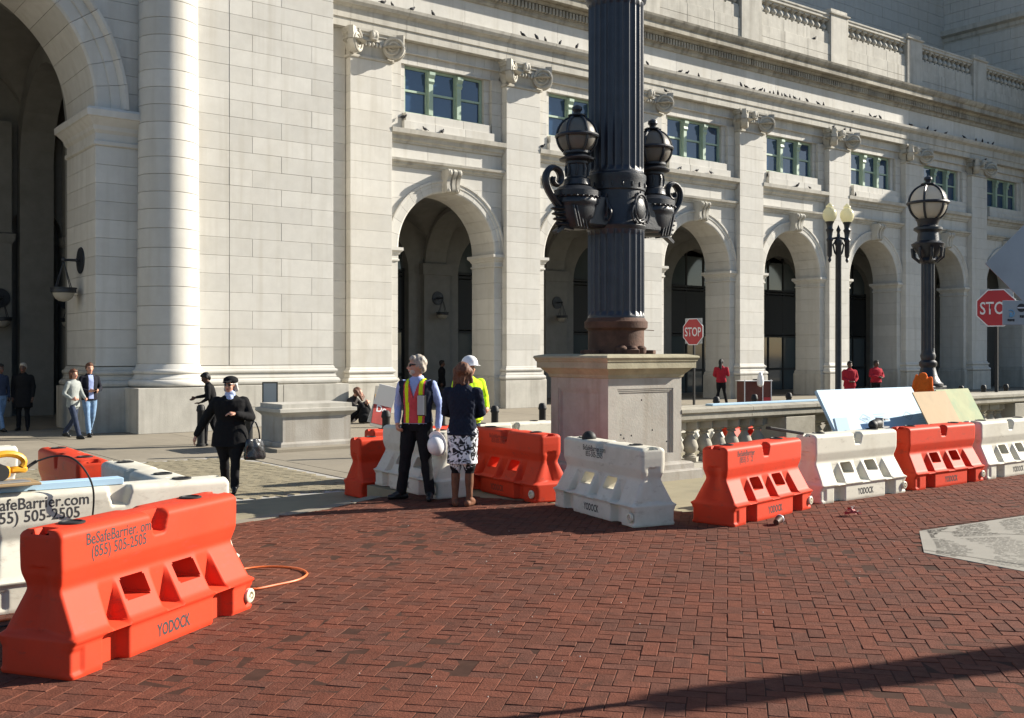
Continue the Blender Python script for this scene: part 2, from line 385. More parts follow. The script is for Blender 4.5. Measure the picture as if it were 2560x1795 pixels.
# ---- pale grooved concrete wedge let into the bricks
wp = MB().extz(wedge, -.05, .004).build("concrete_wedge", mat("wedge_concrete", (.27, .255, .22), .9, .15, var=.06, nscale=3, stain=(.23, .215, .185)), kind="structure")
gm = mat("dark_groove", (.10, .094, .082), .95, .1, var=.25, nscale=9)  # flat dark strips that draw the grooves and joints on the wedge
gr = MB(); tip0, tip1 = Vector(wedge[0]), Vector(wedge[1]); r0, r1 = Vector(wedge[5]).lerp(Vector(wedge[4]), .3), Vector(wedge[2]).lerp(Vector(wedge[3]), .3)
NL = 46
for k in range(NL):
    v = (k + .5) / NL
    a_, b_ = tip0.lerp(tip1, .03 + .94 * v), r0.lerp(r1, .03 + .94 * v)
    L_ = (b_ - a_).length; d_ = (b_ - a_) / L_; u = .12; n_ = Vector((-d_.y, d_.x))
    while u < L_ - .05:
        w = random.uniform(.03, .075)
        ph = u * 9 + 1.6 * math.sin(v * 5.5) + 2.2 * v
        if math.sin(ph) > -.62 and not (abs(v - .42) < .02) and random.random() < .9:
            p, q = a_ + d_ * u + n_ * random.uniform(-.003, .003), a_ + d_ * (u + w); h = random.uniform(.003, .0055)
            gr.add([(p.x - n_.x * h, p.y - n_.y * h, .0065), (q.x - n_.x * h, q.y - n_.y * h, .0065), (q.x + n_.x * h, q.y + n_.y * h, .0065), (p.x + n_.x * h, p.y + n_.y * h, .0065)], [(0, 1, 2, 3)])
        u += w + random.uniform(.004, .02)
gr.build("groove", gm, wp, kind="stuff")
# straight joints across the wedge
j = MB()
for p, q in ((Vector(wedge[0]), Vector(wedge[3]).lerp(Vector(wedge[4]), .45)), (Vector(wedge[0]).lerp(Vector(wedge[1]), .9), Vector(wedge[3]).lerp(Vector(wedge[4]), .08))):
    n = (q - p).normalized(); n = Vector((-n.y, n.x)) * .006
    j.add([(p.x - n.x, p.y - n.y, .007), (q.x - n.x, q.y - n.y, .007), (q.x + n.x, q.y + n.y, .007), (p.x + n.x, p.y + n.y, .007)], [(0, 1, 2, 3)])
j.build("joint", gm, wp)

# =====================================================================  STATION
def rectmold(mb, x0, x1, y0, y1, prof, m=0, cap=True):
    """mitred moulding round a rectangle: prof = [(outset, z)]"""
    vs = []
    for o, z in prof: vs += [(x0 - o, y0 - o, z), (x1 + o, y0 - o, z), (x1 + o, y1 + o, z), (x0 - o, y1 + o, z)]
    fs = [(4 * j + i, 4 * j + (i + 1) % 4, 4 * j + 4 + (i + 1) % 4, 4 * j + 4 + i) for j in range(len(prof) - 1) for i in range(4)]
    mb.add(vs, fs, m)
    if cap:
        n = len(prof) - 1; mb.add(vs[:4], [(3, 2, 1, 0)], m); mb.add(vs[4 * n:], [(0, 1, 2, 3)], m)
    return mb
def torus_prof(o, z0, z1, n=6):
    r = (z1 - z0) / 2; return [(o + r * math.cos(-math.pi / 2 + math.pi * i / n), (z0 + z1) / 2 + r * math.sin(-math.pi / 2 + math.pi * i / n)) for i in range(n + 1)]
BASEP = lambda z: torus_prof(.06, z, z + .18) + [(.07, z + .2), (.045, z + .26), (.05, z + .3)] + torus_prof(.035, z + .31, z + .43) + [(.035, z + .45), (.0, z + .52)]
def wedge_vous(cx, zs, a0, a1, prof, gap=.004, rmid=2.2):
    """arch stone: (radius, y) outline swept over an angle"""
    n = len(prof); vs = []; seg = 3; d = gap / rmid
    for k in range(seg + 1):
        a = a0 + d + (a1 - a0 - 2 * d) * k / seg
        vs += [(cx + r * math.cos(a), y, zs + r * math.sin(a)) for r, y in prof]
    fs = [(k * n + i, k * n + (i + 1) % n, (k + 1) * n + (i + 1) % n, (k + 1) * n + i) for k in range(seg) for i in range(n)]
    fs += [tuple(range(n))[::-1], tuple(seg * n + i for i in range(n))]
    return MB().v, vs, fs
def archwall(mb, x0, x1, z0, z1, cx, r, zs, y0, y1, m=0, n=20):
    arc = [(cx + r * math.cos(math.pi - math.pi * i / n), zs + r * math.sin(math.pi - math.pi * i / n)) for i in range(n + 1)]
    path = [(cx - r, z0)] + arc + [(cx + r, z0)]
    for y in (y0, y1):
        vs = []; fs = []
        def q(*p):
            o = len(vs); vs.extend((a, y, b) for a, b in p); fs.append(tuple(range(o, o + len(p))))
        q((x0, z0), (cx - r, z0), (cx - r, z1), (x0, z1)); q((cx + r, z0), (x1, z0), (x1, z1), (cx + r, z1))
        for (a, b), (c, d) in zip(arc[:-1], arc[1:]): q((a, b), (c, d), (c, z1), (a, z1))
        mb.add(vs, fs, m)
    for (a, b), (c, d) in zip(path[:-1], path[1:]): mb.add([(a, y0, b), (c, y0, d), (c, y1, d), (a, y1, b)], [(0, 1, 2, 3)], m, True)
    mb.add([(x0, y0, z1), (x1, y0, z1), (x1, y1, z1), (x0, y1, z1)], [(0, 1, 2, 3)], m)
    for x in (x0, x1): mb.add([(x, y0, z0), (x, y1, z0), (x, y1, z1), (x, y0, z1)], [(0, 1, 2, 3)], m)
    return mb
YF = 30.0
wing = empty("arcade_wing", (16.3, YF, ZS), label="long pale granite arcade wing with round arches, green windows and balustraded roofline", cat="building")
def wput(mb, name, mats, X=0.0, parent=None, **kw):
    """mesh in bay coordinates (x from the pilaster's left edge), linked at bay X"""
    return mb.build(name, mats, parent or wing, (X - 16.3, -YF, -ZS), **kw) if parent is None else mb.build(name, mats, parent, (0, 0, 0), **kw)
LOCW = Vector((-16.3, -YF, -ZS))
def wpart(name, me, X): return put(name, me, wing, (X + LOCW.x, LOCW.y, LOCW.z))
PITCH = 6.3
# ---- prototypes in bay coordinates
cap = MB()
rectmold(cap, 0, 1.56, YF, 30.6, [(.0, 11.34), (.05, 11.36), (.06, 11.40), (.05, 11.44), (.0, 11.46), (.0, 11.62), (.05, 11.8), (.1, 11.95), (.06, 12.05), (.06, 12.06), (.12, 12.1), (.12, 12.16), (.17, 12.2), (.18, 12.275)])
for k in range(7):
    cap.ell((.36 + k * .14, YF - .10, 11.83), (.055, .06, .085), 0, 8, 6)
cap.box(.66, .9, YF - .26, YF - .05, 11.95, 12.26, 0, .03); cap.ell((.72, YF - .24, 12.1), (.07, .06, .1), 0, 8, 6); cap.ell((.84, YF - .24, 12.1), (.07, .06, .1), 0, 8, 6)
cap.tube([(.5, YF - .1, 11.93), (.65, YF - .13, 11.94), (.78, YF - .12, 11.95), (.9, YF - .13, 11.94), (1.06, YF - .1, 11.93)], .028, 6)
cap_me = cap.mesh("capital", granite_s)
def volute_mesh(sgn):
    mb = MB(); n = 20
    # drum of the scroll, axis y
    for y0, y1, r in ((-.1, .1, .36),):
        ring = [(r * math.cos(2 * math.pi * i / 28), r * math.sin(2 * math.pi * i / 28)) for i in range(28)]
        mb.exty(ring, y0, y1)
    for yy in (-.1, .1):
        pts = []; rad = []
        for i in range(64):
            t = i / 63; a = sgn * (math.pi / 2 - t * 2.6 * 2 * math.pi); r = .33 * (1 - t) ** 1.1 + .035
            pts.append((r * math.cos(a), yy * 1.15, r * math.sin(a))); rad.append(.052 * (1 - .55 * t))
        mb.tube(pts, rad, 6)
        mb.ell((0, yy * 1.1, 0), (.06, .05, .06), 0, 8, 6)
    mb.box(-.34 if sgn > 0 else .1, -.1 if sgn > 0 else .34, -.09, .09, .05, .42)
    for dy in (-.045, .045): mb.lathe([(.365, -.012), (.385, 0), (.365, .012)], (0, 0, 0), 28)
    M = Matrix.Rotation(R(38 * sgn), 4, 'Z')
    return mb.xf(M).mesh("volute", granite_s)
vol_me = {1: volute_mesh(1), -1: volute_mesh(-1)}
base_me = rectmold(MB(), 0, 1.56, YF, 30.6, BASEP(.81)).mesh("base_moulding", granite)
plinth_me = MB().box(-.14, 1.70, YF - .14, 31.3, ZS, .805, 0, .008).mesh("plinth", granite_s)
pilcore_me = MB().box(.02, 1.54, YF + .02, 30.75, 1.3, 11.36).mesh("pilaster", mortar)
ncr = 18; ch = (11.34 - 1.33) / ncr
stonepil = None
far = MB()                                     # stones of the farthest bays, too small to pick apart
def pilaster(k):
    X = 16.3 + PITCH * k
    p = wpart("pilaster", pilcore_me, X)
    put("capital", cap_me, p); put("base_moulding", base_me, p); put("plinth", plinth_me, p)
    put("volute", vol_me[1], p, (.06, YF - .2, 11.80)); put("volute", vol_me[-1], p, (1.50, YF - .2, 11.80))
    for i in range(ncr):
        z0 = 1.33 + i * ch
        if k < 6: stone(p, 0, 1.56, YF, 30.5, z0, z0 + ch)
        else: stone(None, X, X + 1.56, YF, 30.5, z0, z0 + ch, acc=far)
for k in range(8): pilaster(k)
# arch stones
AC, AR, AZ, AO = 3.95, 2.0, 5.33, .43
vprof = [(AR, 31.65), (AR, 30.26), (AR + .05, 30.235), (AR + .22, 30.235), (AR + .23, 30.215), (AR + .34, 30.215), (AR + .36, 30.18), (AR + AO, 30.18), (AR + AO, 31.65)]
NV = 15; vous_me = []
for i in range(NV):
    _, vs, fs = wedge_vous(AC, AZ, math.pi * i / NV, math.pi * (i + 1) / NV, vprof)
    mb = MB(); mb.add(vs, fs); vous_me.append(mb.mesh("voussoir", granite))
archcore_me = archwall(MB(), 1.6, 6.26, ZS, 8.0, AC, AR + .05, AZ, 30.34, 31.6).mesh("arch", mortar)
# keystone console: three ribs of an S scroll
ks = MB(); sp = [(30.3, 8.08), (29.82, 8.08), (29.76, 8.0), (29.78, 7.9), (29.86, 7.82), (29.9, 7.7), (29.92, 7.55), (29.9, 7.45), (29.93, 7.36), (30.0, 7.3), (30.3, 7.3)]
for a, b, o in ((-.27, -.13, 0), (-.12, -.075, .03), (-.065, .065, -.02), (.075, .12, .03), (.13, .27, 0)):
    wsc = 1.0
    ks.extx([(min(30.3, y + (o if y < 30.2 else 0)), z) for y, z in sp], AC + a, AC + b, 0, False)
for s in (-1, 1):
    ks.ell((AC + s * .2, 29.84, 7.96), (.085, .11, .11), 0, 10, 8); ks.ell((AC + s * .17, 29.96, 7.38), (.07, .08, .08), 0, 10, 8)
key_me = ks.mesh("keystone", granite_s)
imp_me = []
for x0, x1 in ((1.5, 1.95), (5.95, 6.34)):
    imp = rectmold(MB(), x0, x1, 30.26, 31.66, [(.0, 4.86), (.03, 4.88), (.03, 4.93), (.0, 4.95), (.0, 5.06), (.04, 5.1), (.05, 5.14), (.11, 5.2), (.13, 5.22), (.13, 5.32)])
    imp_me.append(imp.mesh("impost", granite))
jbase_me = []
for x0, x1 in ((1.5, 1.95), (5.95, 6.34)):
    jb = rectmold(MB(), x0, x1, 30.25, 31.68, [(.06, ZS), (.06, .8), (.03, .84), (.03, .9), (.0, .96)])
    jbase_me.append(jb.mesh("plinth", granite_s))
NJ = 7; jh = (4.86 - .96) / NJ
def arch(k):
    X = 16.3 + PITCH * k
    a = wpart("arch", archcore_me, X)
    for me in vous_me: put("voussoir", me, a)
    put("keystone", key_me, a); 
    for q in imp_me: put("impost", q, a)
    for q in jbase_me: put("plinth", q, a)
    for i in range(NJ):
        for x0, x1 in ((1.56, 1.95), (5.95, 6.3)):
            z0 = .96 + i * jh
            if k < 5: stone(a, x0, x1, 30.28, 31.66, z0, z0 + jh)
            else: stone(None, X + x0, X + x1, 30.28, 31.66, z0, z0 + jh, acc=far)
for k in range(7): arch(k)
# spandrels
def spandrel_poly(z0, z1, side):
    pts = []; RO = AR + AO + .004
    for i in range(7):
        z = z0 + (z1 - z0) * i / 6; dz = z - AZ
        dx = math.sqrt(max(0, RO * RO - dz * dz)) if dz < RO else 0.0
        pts.append((AC - dx if side < 0 else AC + dx, z))
    e = 1.57 if side < 0 else 6.29
    return [(e, z0)] + pts + [(e, z1)] if side > 0 else [(e, z0)] + pts + [(e, z1)]
sp_me = []
cs = [5.34, 5.92, 6.46, 7.0, 7.54, 8.05]
for a, b in zip(cs[:-1], cs[1:]):
    for sd in (-1, 1):
        mb = MB(); mb.exty(spandrel_poly(a + .004, b - .004, sd), 30.28, 31.6); sp_me.append(mb.mesh("stone", granite))
strc = MB(); strc.extx([(30.5, 8.05), (30.24, 8.05), (30.22, 8.11), (30.17, 8.13), (30.15, 8.2), (30.07, 8.23), (30.05, 8.31), (30.3, 8.325), (30.5, 8.325)], 1.562, 6.298)
str_me = strc.mesh("string_course", granite_s)
sill = MB(); sill.extx([(30.6, 8.85), (30.22, 8.85), (30.2, 8.92), (30.14, 8.96), (30.12, 9.08), (29.98, 9.14), (29.96, 9.29), (30.3, 9.305), (30.6, 9.305)], 1.562, 6.298)
sill_me = sill.mesh("sill_course", granite_s)
WX0, WX1, WZ0, WZ1 = 2.3, 5.6, 9.9, 11.55
wallcore_me = MB().box(1.58, 6.28, 31.0, 31.5, 8.0, 12.3).mesh("bay_wall", mortar)
def win_parts():
    L = []
    fr = MB(); y0, y1 = 30.55, 30.68
    fr.box(WX0, WX1, y0, y1, WZ1 - .09, WZ1); fr.box(WX0, WX1, y0 - .04, y1, WZ0, WZ0 + .09); fr.box(WX0, WX0 + .1, y0, y1, WZ0 + .09, WZ1 - .09); fr.box(WX1 - .1, WX1, y0, y1, WZ0 + .09, WZ1 - .09)
    xs = [WX0 + .1, WX0 + .93, WX0 + 1.2, WX1 - 1.2, WX1 - .93, WX1 - .1]
    mul = []
    for a, b in ((xs[1], xs[2]), (xs[3], xs[4])):
        m = MB(); m.box(a, b, y0 - .02, y1, WZ0 + .09, WZ1 - .09); m.box(a + .05, b - .05, y0 - .12, y0 - .02, WZ0 + .09, WZ1 - .12)
        m.extx([(y0 - .02, WZ1 - .1), (y0 - .22, WZ1 - .1), (y0 - .22, WZ1 - .2), (y0 - .15, WZ1 - .32), (y0 - .17, WZ1 - .42), (y0 - .12, WZ1 - .5), (y0 - .02, WZ1 - .5)], a + .02, b - .02)
        mul.append(m.mesh("mullion", green))
    panes = []; bars = []
    for a, b in ((xs[0], xs[1]), (xs[2], xs[3]), (xs[4], xs[5])):
        zm = (WZ0 + WZ1) / 2
        bars.append(MB().box(a, b, y0 + .01, y1 - .02, zm - .035, zm + .035).mesh("sash_bar", green))
        for z0, z1, dy in ((WZ0 + .09, zm - .035, .075), (zm + .035, WZ1 - .09, .055)):
            panes.append(MB().box(a, b, y0 + dy, y0 + dy + .012, z0, z1).mesh("pane", glass))
    return fr.mesh("window", green), mul, bars, panes
WIN = win_parts()
lint_me = []
for i in range(12):
    xa, xb = 1.57 + i * 4.72 / 12, 1.57 + (i + 1) * 4.72 / 12
    sl0 = (i - 6) * .012; sl1 = (i - 5) * .012
    mb = MB(); mb.exty([(xa - sl0 + .004, 11.56), (xb - sl1 - .004, 11.56), (xb - .004, 11.9), (xa + .004, 11.9)], 30.36, 31.0)
    mb.exty([(xa + .004, 11.9), (xb - .004, 11.9), (xb + sl1 - .004, 12.275), (xa + sl0 + .004, 12.275)], 30.28, 31.0)
    mb.box(xa + .004, xb - .004, 30.33, 30.37, 11.555, 11.6); mb.box(xa + .004, xb - .004, 30.24, 30.29, 11.9, 11.94)
    lint_me.append(mb.mesh("lintel_stone", granite))
def bay(k):
    X = 16.3 + PITCH * k
    w = wpart("bay_wall", wallcore_me, X); acc = None if k < 5 else far
    for me in sp_me:
        put("stone", me, w)
    put("string_course", str_me, w); put("sill_course", sill_me, w)
    def st(a, b, y0, y1, z0, z1):
        if acc is None: stone(w, a, b, y0, y1, z0, z1)
        else: stone(None, X + a, X + b, y0, y1, z0, z1, acc=far)
    for i in range(3): st(1.56 + i * 1.58, 1.56 + (i + 1) * 1.58, 30.28, 31.0, 8.325, 8.85)
    for i in range(3):
        st(2.1 + i * 1.25, 2.1 + (i + 1) * 1.25, 30.12, 31.0, 9.305, 9.6); st(2.2 + i * 1.18, 2.2 + (i + 1) * 1.18, 30.2, 31.0, 9.6, 9.895)
    for i in range(4):
        z0 = 9.9 + i * .415; z1 = z0 + .415
        st(1.56, 2.08, 30.28, 31.0, z0, z1); st(2.08, 2.3, 30.42, 31.0, z0, z1); st(5.6, 5.84, 30.42, 31.0, z0, z1); st(5.84, 6.3, 30.28, 31.0, z0, z1)
    st(1.56, 2.1, 30.28, 31.0, 9.305, 9.9); st(5.85, 6.3, 30.28, 31.0, 9.305, 9.9)
    for me in lint_me: put("lintel_stone", me, w)
    wn = wpart("window", WIN[0], X)
    for nm, ls in (("mullion", WIN[1]), ("sash_bar", WIN[2]), ("pane", WIN[3])):
        for me in ls: put(nm, me, wn)
for k in range(7): bay(k)
# the short length of wall between the big pavilion and the first pilaster
cw = put("corner_wall", MB().box(14.0, 16.5, 30.4, 31.6, ZS, 12.3).mesh("corner_wall", mortar), wing, LOCW)
stone(cw, 14.0, 16.28, 30.28, 30.6, ZS, .8, granite_s)
for i in range(ncr + 1):
    z0 = .8 + .53 + (i - 1) * ch if i else .8
    stone(cw, 14.0, 16.28, 30.28, 30.6, z0, z0 + (ch if i else .53))
stone(cw, 14.0, 16.28, 30.28, 30.6, 1.33 + ncr * ch, 12.28)
far.build("stonework", granite, wing, LOCW - Vector((0, 0, 0)) + Vector((0, 0, 0)), kind="stuff") if far.v else None
for o in wing.children:
    if o.name.startswith("stonework"): o.location = (LOCW.x, LOCW.y, LOCW.z)
# ---- entablature, three lengths to a bay
AP = [(30.7, 12.28), (30.0, 12.28), (30.0, 12.55), (29.955, 12.56), (29.955, 12.9), (29.93, 12.91), (29.86, 12.97), (29.8, 12.98), (29.74, 13.08), (29.72, 13.18), (30.05, 13.205), (30.7, 13.205)]
CP = [(30.7, 14.05), (29.97, 14.05), (29.93, 14.12), (29.92, 14.2), (29.88, 14.2), (29.88, 14.5), (29.8, 14.5), (29.72, 14.6), (29.72, 14.63), (29.45, 14.63), (29.45, 14.85), (29.42, 14.86), (29.36, 14.92), (29.3, 15.02), (29.27, 15.1), (29.9, 15.13), (30.7, 15.13)]
arc_me = MB().extx(AP, .005, 2.095).mesh("architrave_block", granite_s)
fri_me = MB().extx([(30.7, 13.205), (30.02, 13.205), (30.02, 14.05), (30.7, 14.05)], .005, 2.095).mesh("frieze_block", granite)
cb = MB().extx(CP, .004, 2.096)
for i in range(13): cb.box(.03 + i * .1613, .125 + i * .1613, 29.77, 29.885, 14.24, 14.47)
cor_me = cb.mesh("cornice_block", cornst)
ent = put("entablature", MB().box(14.15, 61, 30.08, 30.72, 12.3, 15.0).mesh("entablature", mortar), wing, LOCW)
for i in range(22):
    X = 14.2 + i * 2.1
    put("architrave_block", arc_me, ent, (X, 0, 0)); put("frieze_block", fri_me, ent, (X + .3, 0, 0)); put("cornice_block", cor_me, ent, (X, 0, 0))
# ---- parapet
def bal_prof(h, r):
    return [(r * .8, 0), (r * .8, h * .05), (r * .55, h * .07), (r * .62, h * .10), (r * .5, h * .13), (r * .75, h * .2), (r, h * .33), (r * .98, h * .4), (r * .8, h * .55), (r * .47, h * .7), (r * .37, h * .78), (r * .56, h * .80), (r * .62, h * .83), (r * .48, h * .85), (r * .5, h * .89), (r * .8, h * .93), (r * .85, h)]
bme = MB(); bme.lathe(bal_prof(.46, .155), (0, 0, .07), 12); bme.box(-.16, .16, -.16, .16, 0, .07); bme.box(-.16, .16, -.16, .16, .53, .6); bme = bme.mesh("baluster", granite_s)
pedm = MB().box(0, 1.34, 29.9, 30.9, 15.14, 17.6, 0, .01)
rectmold(pedm, 0, 1.34, 29.9, 30.9, [(.0, 17.6), (.07, 17.64), (.08, 17.7), (.0, 17.72), (-.04, 17.72), (-.04, 17.9)])
ped_me = pedm.mesh("pedestal", granite_s)
rail_me = MB().extx([(30.05, 17.35), (29.97, 17.39), (29.97, 17.5), (29.93, 17.53), (29.93, 17.6), (30.42, 17.6), (30.42, 17.39), (30.36, 17.35)], 1.35, 6.29).mesh("rail", granite_s)
plb = MB()
for i in range(3):
    plb.box(1.345 + i * 1.655, 2.99 + i * 1.655, 29.96, 30.7, 15.14, 15.7, 0, .006); plb.box(1.345 + i * 1.655, 2.99 + i * 1.655, 29.96, 30.7, 15.71, 16.2, 0, .006)
    plb.box(1.345 + i * 1.655, 2.99 + i * 1.655, 30.02, 30.6, 16.205, 16.74, 0, .006)
plb_me = plb.mesh("parapet_stone", granite_s)
par = put("parapet", MB().box(14.2, 61, 30.1, 30.55, 15.0, 16.7).mesh("parapet", mortar), wing, LOCW)
for k in range(-1, 7):
    X = 16.3 + PITCH * k
    put("pedestal", ped_me, par, (X, 0, 0)); put("rail", rail_me, par, (X, 0, 0)); put("parapet_stone", plb_me, par, (X, 0, 0))
    if k >= 1:
        for i in range(11): put("baluster", bme, par, (X + 1.34 + .225 + i * .4509, 30.2, 16.75))
# ---- inside the arcade: floor to vault
inn = MB()
for k in range(7):
    X = 16.3 + PITCH * k
    archwall(inn, X + .8, X + .8 + PITCH, ZS, 10.0, X + AC, 1.95, 5.0, 36.0, 36.6)
for k in range(8):                                           # transverse ribs and wall pilasters
    X = 16.3 + PITCH * k + .78
    inn.box(X - .5, X + .5, 31.64, 31.9, ZS, 5.3); inn.box(X - .62, X + .62, 35.72, 36.02, ZS, 5.0)
    inn.box(X - .7, X + .7, 35.66, 36.02, 4.95, 5.4)
    n = 12
    for i in range(n):
        a0, a1 = math.pi * i / n, math.pi * (i + 1) / n; c = 33.83
        for ra, rb in ((2.17, 2.0),):
            inn.add([(x, c + r * math.cos(a), 5.35 + r * math.sin(a)) for x in (X - .5, X + .5) for r, a in ((rb, a0), (rb, a1), (ra, a1), (ra, a0))], [(0, 1, 5, 4), (0, 1, 2, 3), (4, 5, 6, 7)])
def groin(mb, xc, hx, yc, hy, zs, rise, n=20):
    vs = []
    for i in range(n + 1):
        for j in range(n + 1):
            u, v = math.sin(math.pi / 2 * (2 * i / n - 1)), math.sin(math.pi / 2 * (2 * j / n - 1))
            vs.append((xc + hx * u, yc + hy * v, zs + rise * max(math.sqrt(max(0, 1 - u * u)), math.sqrt(max(0, 1 - v * v)))))
    mb.add(vs, [(i * (n + 1) + j, i * (n + 1) + j + 1, (i + 1) * (n + 1) + j + 1, (i + 1) * (n + 1) + j) for i in range(n) for j in range(n)], 0, True)
for k in range(7): groin(inn, 16.3 + PITCH * k + AC, 3.15, 33.83, 2.2, 5.36, 2.2)
inn.box(14.1, 61, 37.6, 37.7, ZS, 10); inn.box(14.1, 61, 36.55, 37.65, 9.9, 10); inn.box(14.1, 61, 30.7, 36.6, 15.0, 15.13); inn.box(14.1, 61, 31.66, 36.6, 8.3, 8.4)
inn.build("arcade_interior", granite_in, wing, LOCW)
def doorset(k):
    X = 16.3 + PITCH * k + AC; mb = MB(); gl = MB(); y = 36.3
    for x in (-1.9, -.66, .58, 1.8): mb.box(X + x, X + x + .1, y - .05, y + .05, ZS, 6.9 if abs(x) < 1 else 5.2)
    for z in (2.6, 2.75, 4.9, 5.05): mb.box(X - 1.9, X + 1.9, y - .06, y + .06, z, z + .1)
    mb.box(X - 1.9, X + 1.9, y - .045, y + .045, 2.8, 4.85); mb.box(X - 1.9, X + 1.9, y - .045, y + .045, .85, .97)
    f = mb.build("doorway", dframe, wing, LOCW)
    for a, b in ((-1.8, -.66), (-.56, .58), (.68, 1.8)):
        put("pane", MB().box(X + a, X + b, y - .01, y + .01, ZS, 2.6).mesh("pane", dglass), f)
        put("pane", MB().box(X + a, X + b, y - .01, y + .01, 5.15, 6.6).mesh("pane", dglass), f)
for k in range(7): doorset(k)
# ---- attic block behind the parapet, in courses
at = MB(); X0 = 18.0
at.box(18, 61, 35.68, 45, 15, 33)
def courses(mb, x0, x1, y0, y1, z0, z1, ax, h=.62, w=1.9, t=.04, gap=.014):
    zi = 0; z = z0
    while z < z1:
        off = (.5 if zi % 2 else 0) * w; a = (x0 if ax == 'x' else y0) - off; end = x1 if ax == 'x' else y1; st0 = x0 if ax == 'x' else y0
        while a < end:
            p, q = max(a, st0), min(a + w, end)
            if q - p > .05:
                e = random.uniform(-.003, .003)
                if ax == 'x': mb.box(p + gap / 2, q - gap / 2, y0 + e, y1, z + gap / 2, z + h - gap / 2)
                else: mb.box(x0 + e, x1, p + gap / 2, q - gap / 2, z + gap / 2, z + h - gap / 2)
            a += w
        z += h; zi += 1
at2 = MB(); courses(at2, 26, 52.5, 35.6, 35.75, 15.2, 26, 'x'); courses(at2, 52.5, 61, 35.66, 35.75, 15.2, 26, 'x')
ab = at.build("attic", mortar, wing, LOCW); at2.build("stonework", granite, ab, kind="stuff")
# ---- far end pavilion
ep = empty("end_pavilion", (61, 26, ZS), label="tall granite end block rising beyond the far end of the balustraded wing", cat="building")
LE = Vector((-61, -26, -ZS))
e1 = MB().box(61.08, 80, 25.83, 45, 15, 36).box(61.08, 80, 24.83, 45, ZS, 16.6)
eb = e1.build("wall", mortar, ep, LE)
e2 = MB(); courses(e2, 61, 61.3, 25.75, 36.2, 16.6, 31, 'y'); courses(e2, 61, 61.3, 24.75, 31, ZS, 16.6, 'y'); courses(e2, 61.3, 66, 25.75, 25.95, 16.6, 31, 'x')
e2.build("stonework", granite, eb, kind="stuff")
rectmold(MB(), 61, 80, 25.75, 45, [(0, 21.0), (.1, 21.1), (.12, 21.3), (.4, 21.4), (.42, 21.7), (0, 21.75)]).build("cornice", granite_s, ep, LE)
# =====================================================================  CENTRAL PAVILION (left)
pavn = empty("central_pavilion", (11, 27, ZS), label="huge granite entrance pavilion with giant round column and shadowed arch", cat="building")
LP = Vector((-11, -27, -ZS))
def ppart(mb, name, m, **kw): return mb.build(name, m, pavn, LP, **kw)
PC, PR, PZ = 4.06, 3.54, 7.95
# pier wall right of the column
pw = ppart(MB().box(10.95, 14.04, 27.02, 30.3, 1.0, 17).box(14.0, 14.06, 27.0, 30.3, ZS, 17), "pier_wall", mortar)
z = 1.46; i = 0
while z < 13.5:
    h = .49 if z < 5 else .46
    if i % 2: rows = ((11.0, 12.5), (12.5, 14.1))
    else: rows = ((11.0, 11.65), (11.65, 13.42), (13.42, 14.1))
    for a, b in rows: stone(pw, a, b, 26.95, 27.4, z, z + h)
    stone(pw, 10.0, 11.0, 26.956, 27.4, z, z + h)
    z += h; i += 1
put("base_moulding", rectmold(MB(), 9.6, 14.1, 26.95, 30.4, BASEP(.93)).mesh("base_moulding", granite), pw)
pl = MB(); pl.box(10.52, 12.4, 26.62, 30.4, .34, .925, 0, .008).box(12.41, 14.42, 26.62, 30.4, .34, .925, 0, .008).box(10.52, 14.42, 26.6, 30.4, ZS, .33, 0, .008)
put("plinth", pl.mesh("plinth", granite_s), pw)
# giant column, one object to each drum
cx, cy = 9.37, 27.0
col = ppart(MB().lathe([(.74, 1.4), (.70, 14)], (cx, cy, 0), 32), "column", mortar)
cbse = MB().lathe([(r, z) for r, z in ([(1.0 + .0, .93)] + [(.92 + o, zz) for o, zz in torus_prof(.0, .93, 1.13)] + [(.93, 1.15), (.87, 1.2), (.86, 1.25)] + [(.84 + o, zz) for o, zz in torus_prof(.0, 1.26, 1.38)] + [(.83, 1.4), (.775, 1.52)])], (cx, cy, 0), 48)
put("base_moulding", cbse.mesh("base_moulding", granite), col)
put("plinth", MB().box(8.25, 10.5, 25.92, 27.3, ZS, .925, 0, .01).mesh("plinth", granite_s), col)
z = 1.52; 
while z < 13.5:
    h = .49 if z < 5 else .44
    r0, r1 = .778 - .06 * (z - 1.5) / 12, .778 - .06 * (z + h - 1.5) / 12
    put("drum", MB().lathe([(r0 - .006, 0), (r0, .006), (r1, h - .016), (r1 - .006, h - .01)], (0, 0, 0), 56).mesh("drum", granite), col, (cx, cy, z + .005))
    z += h
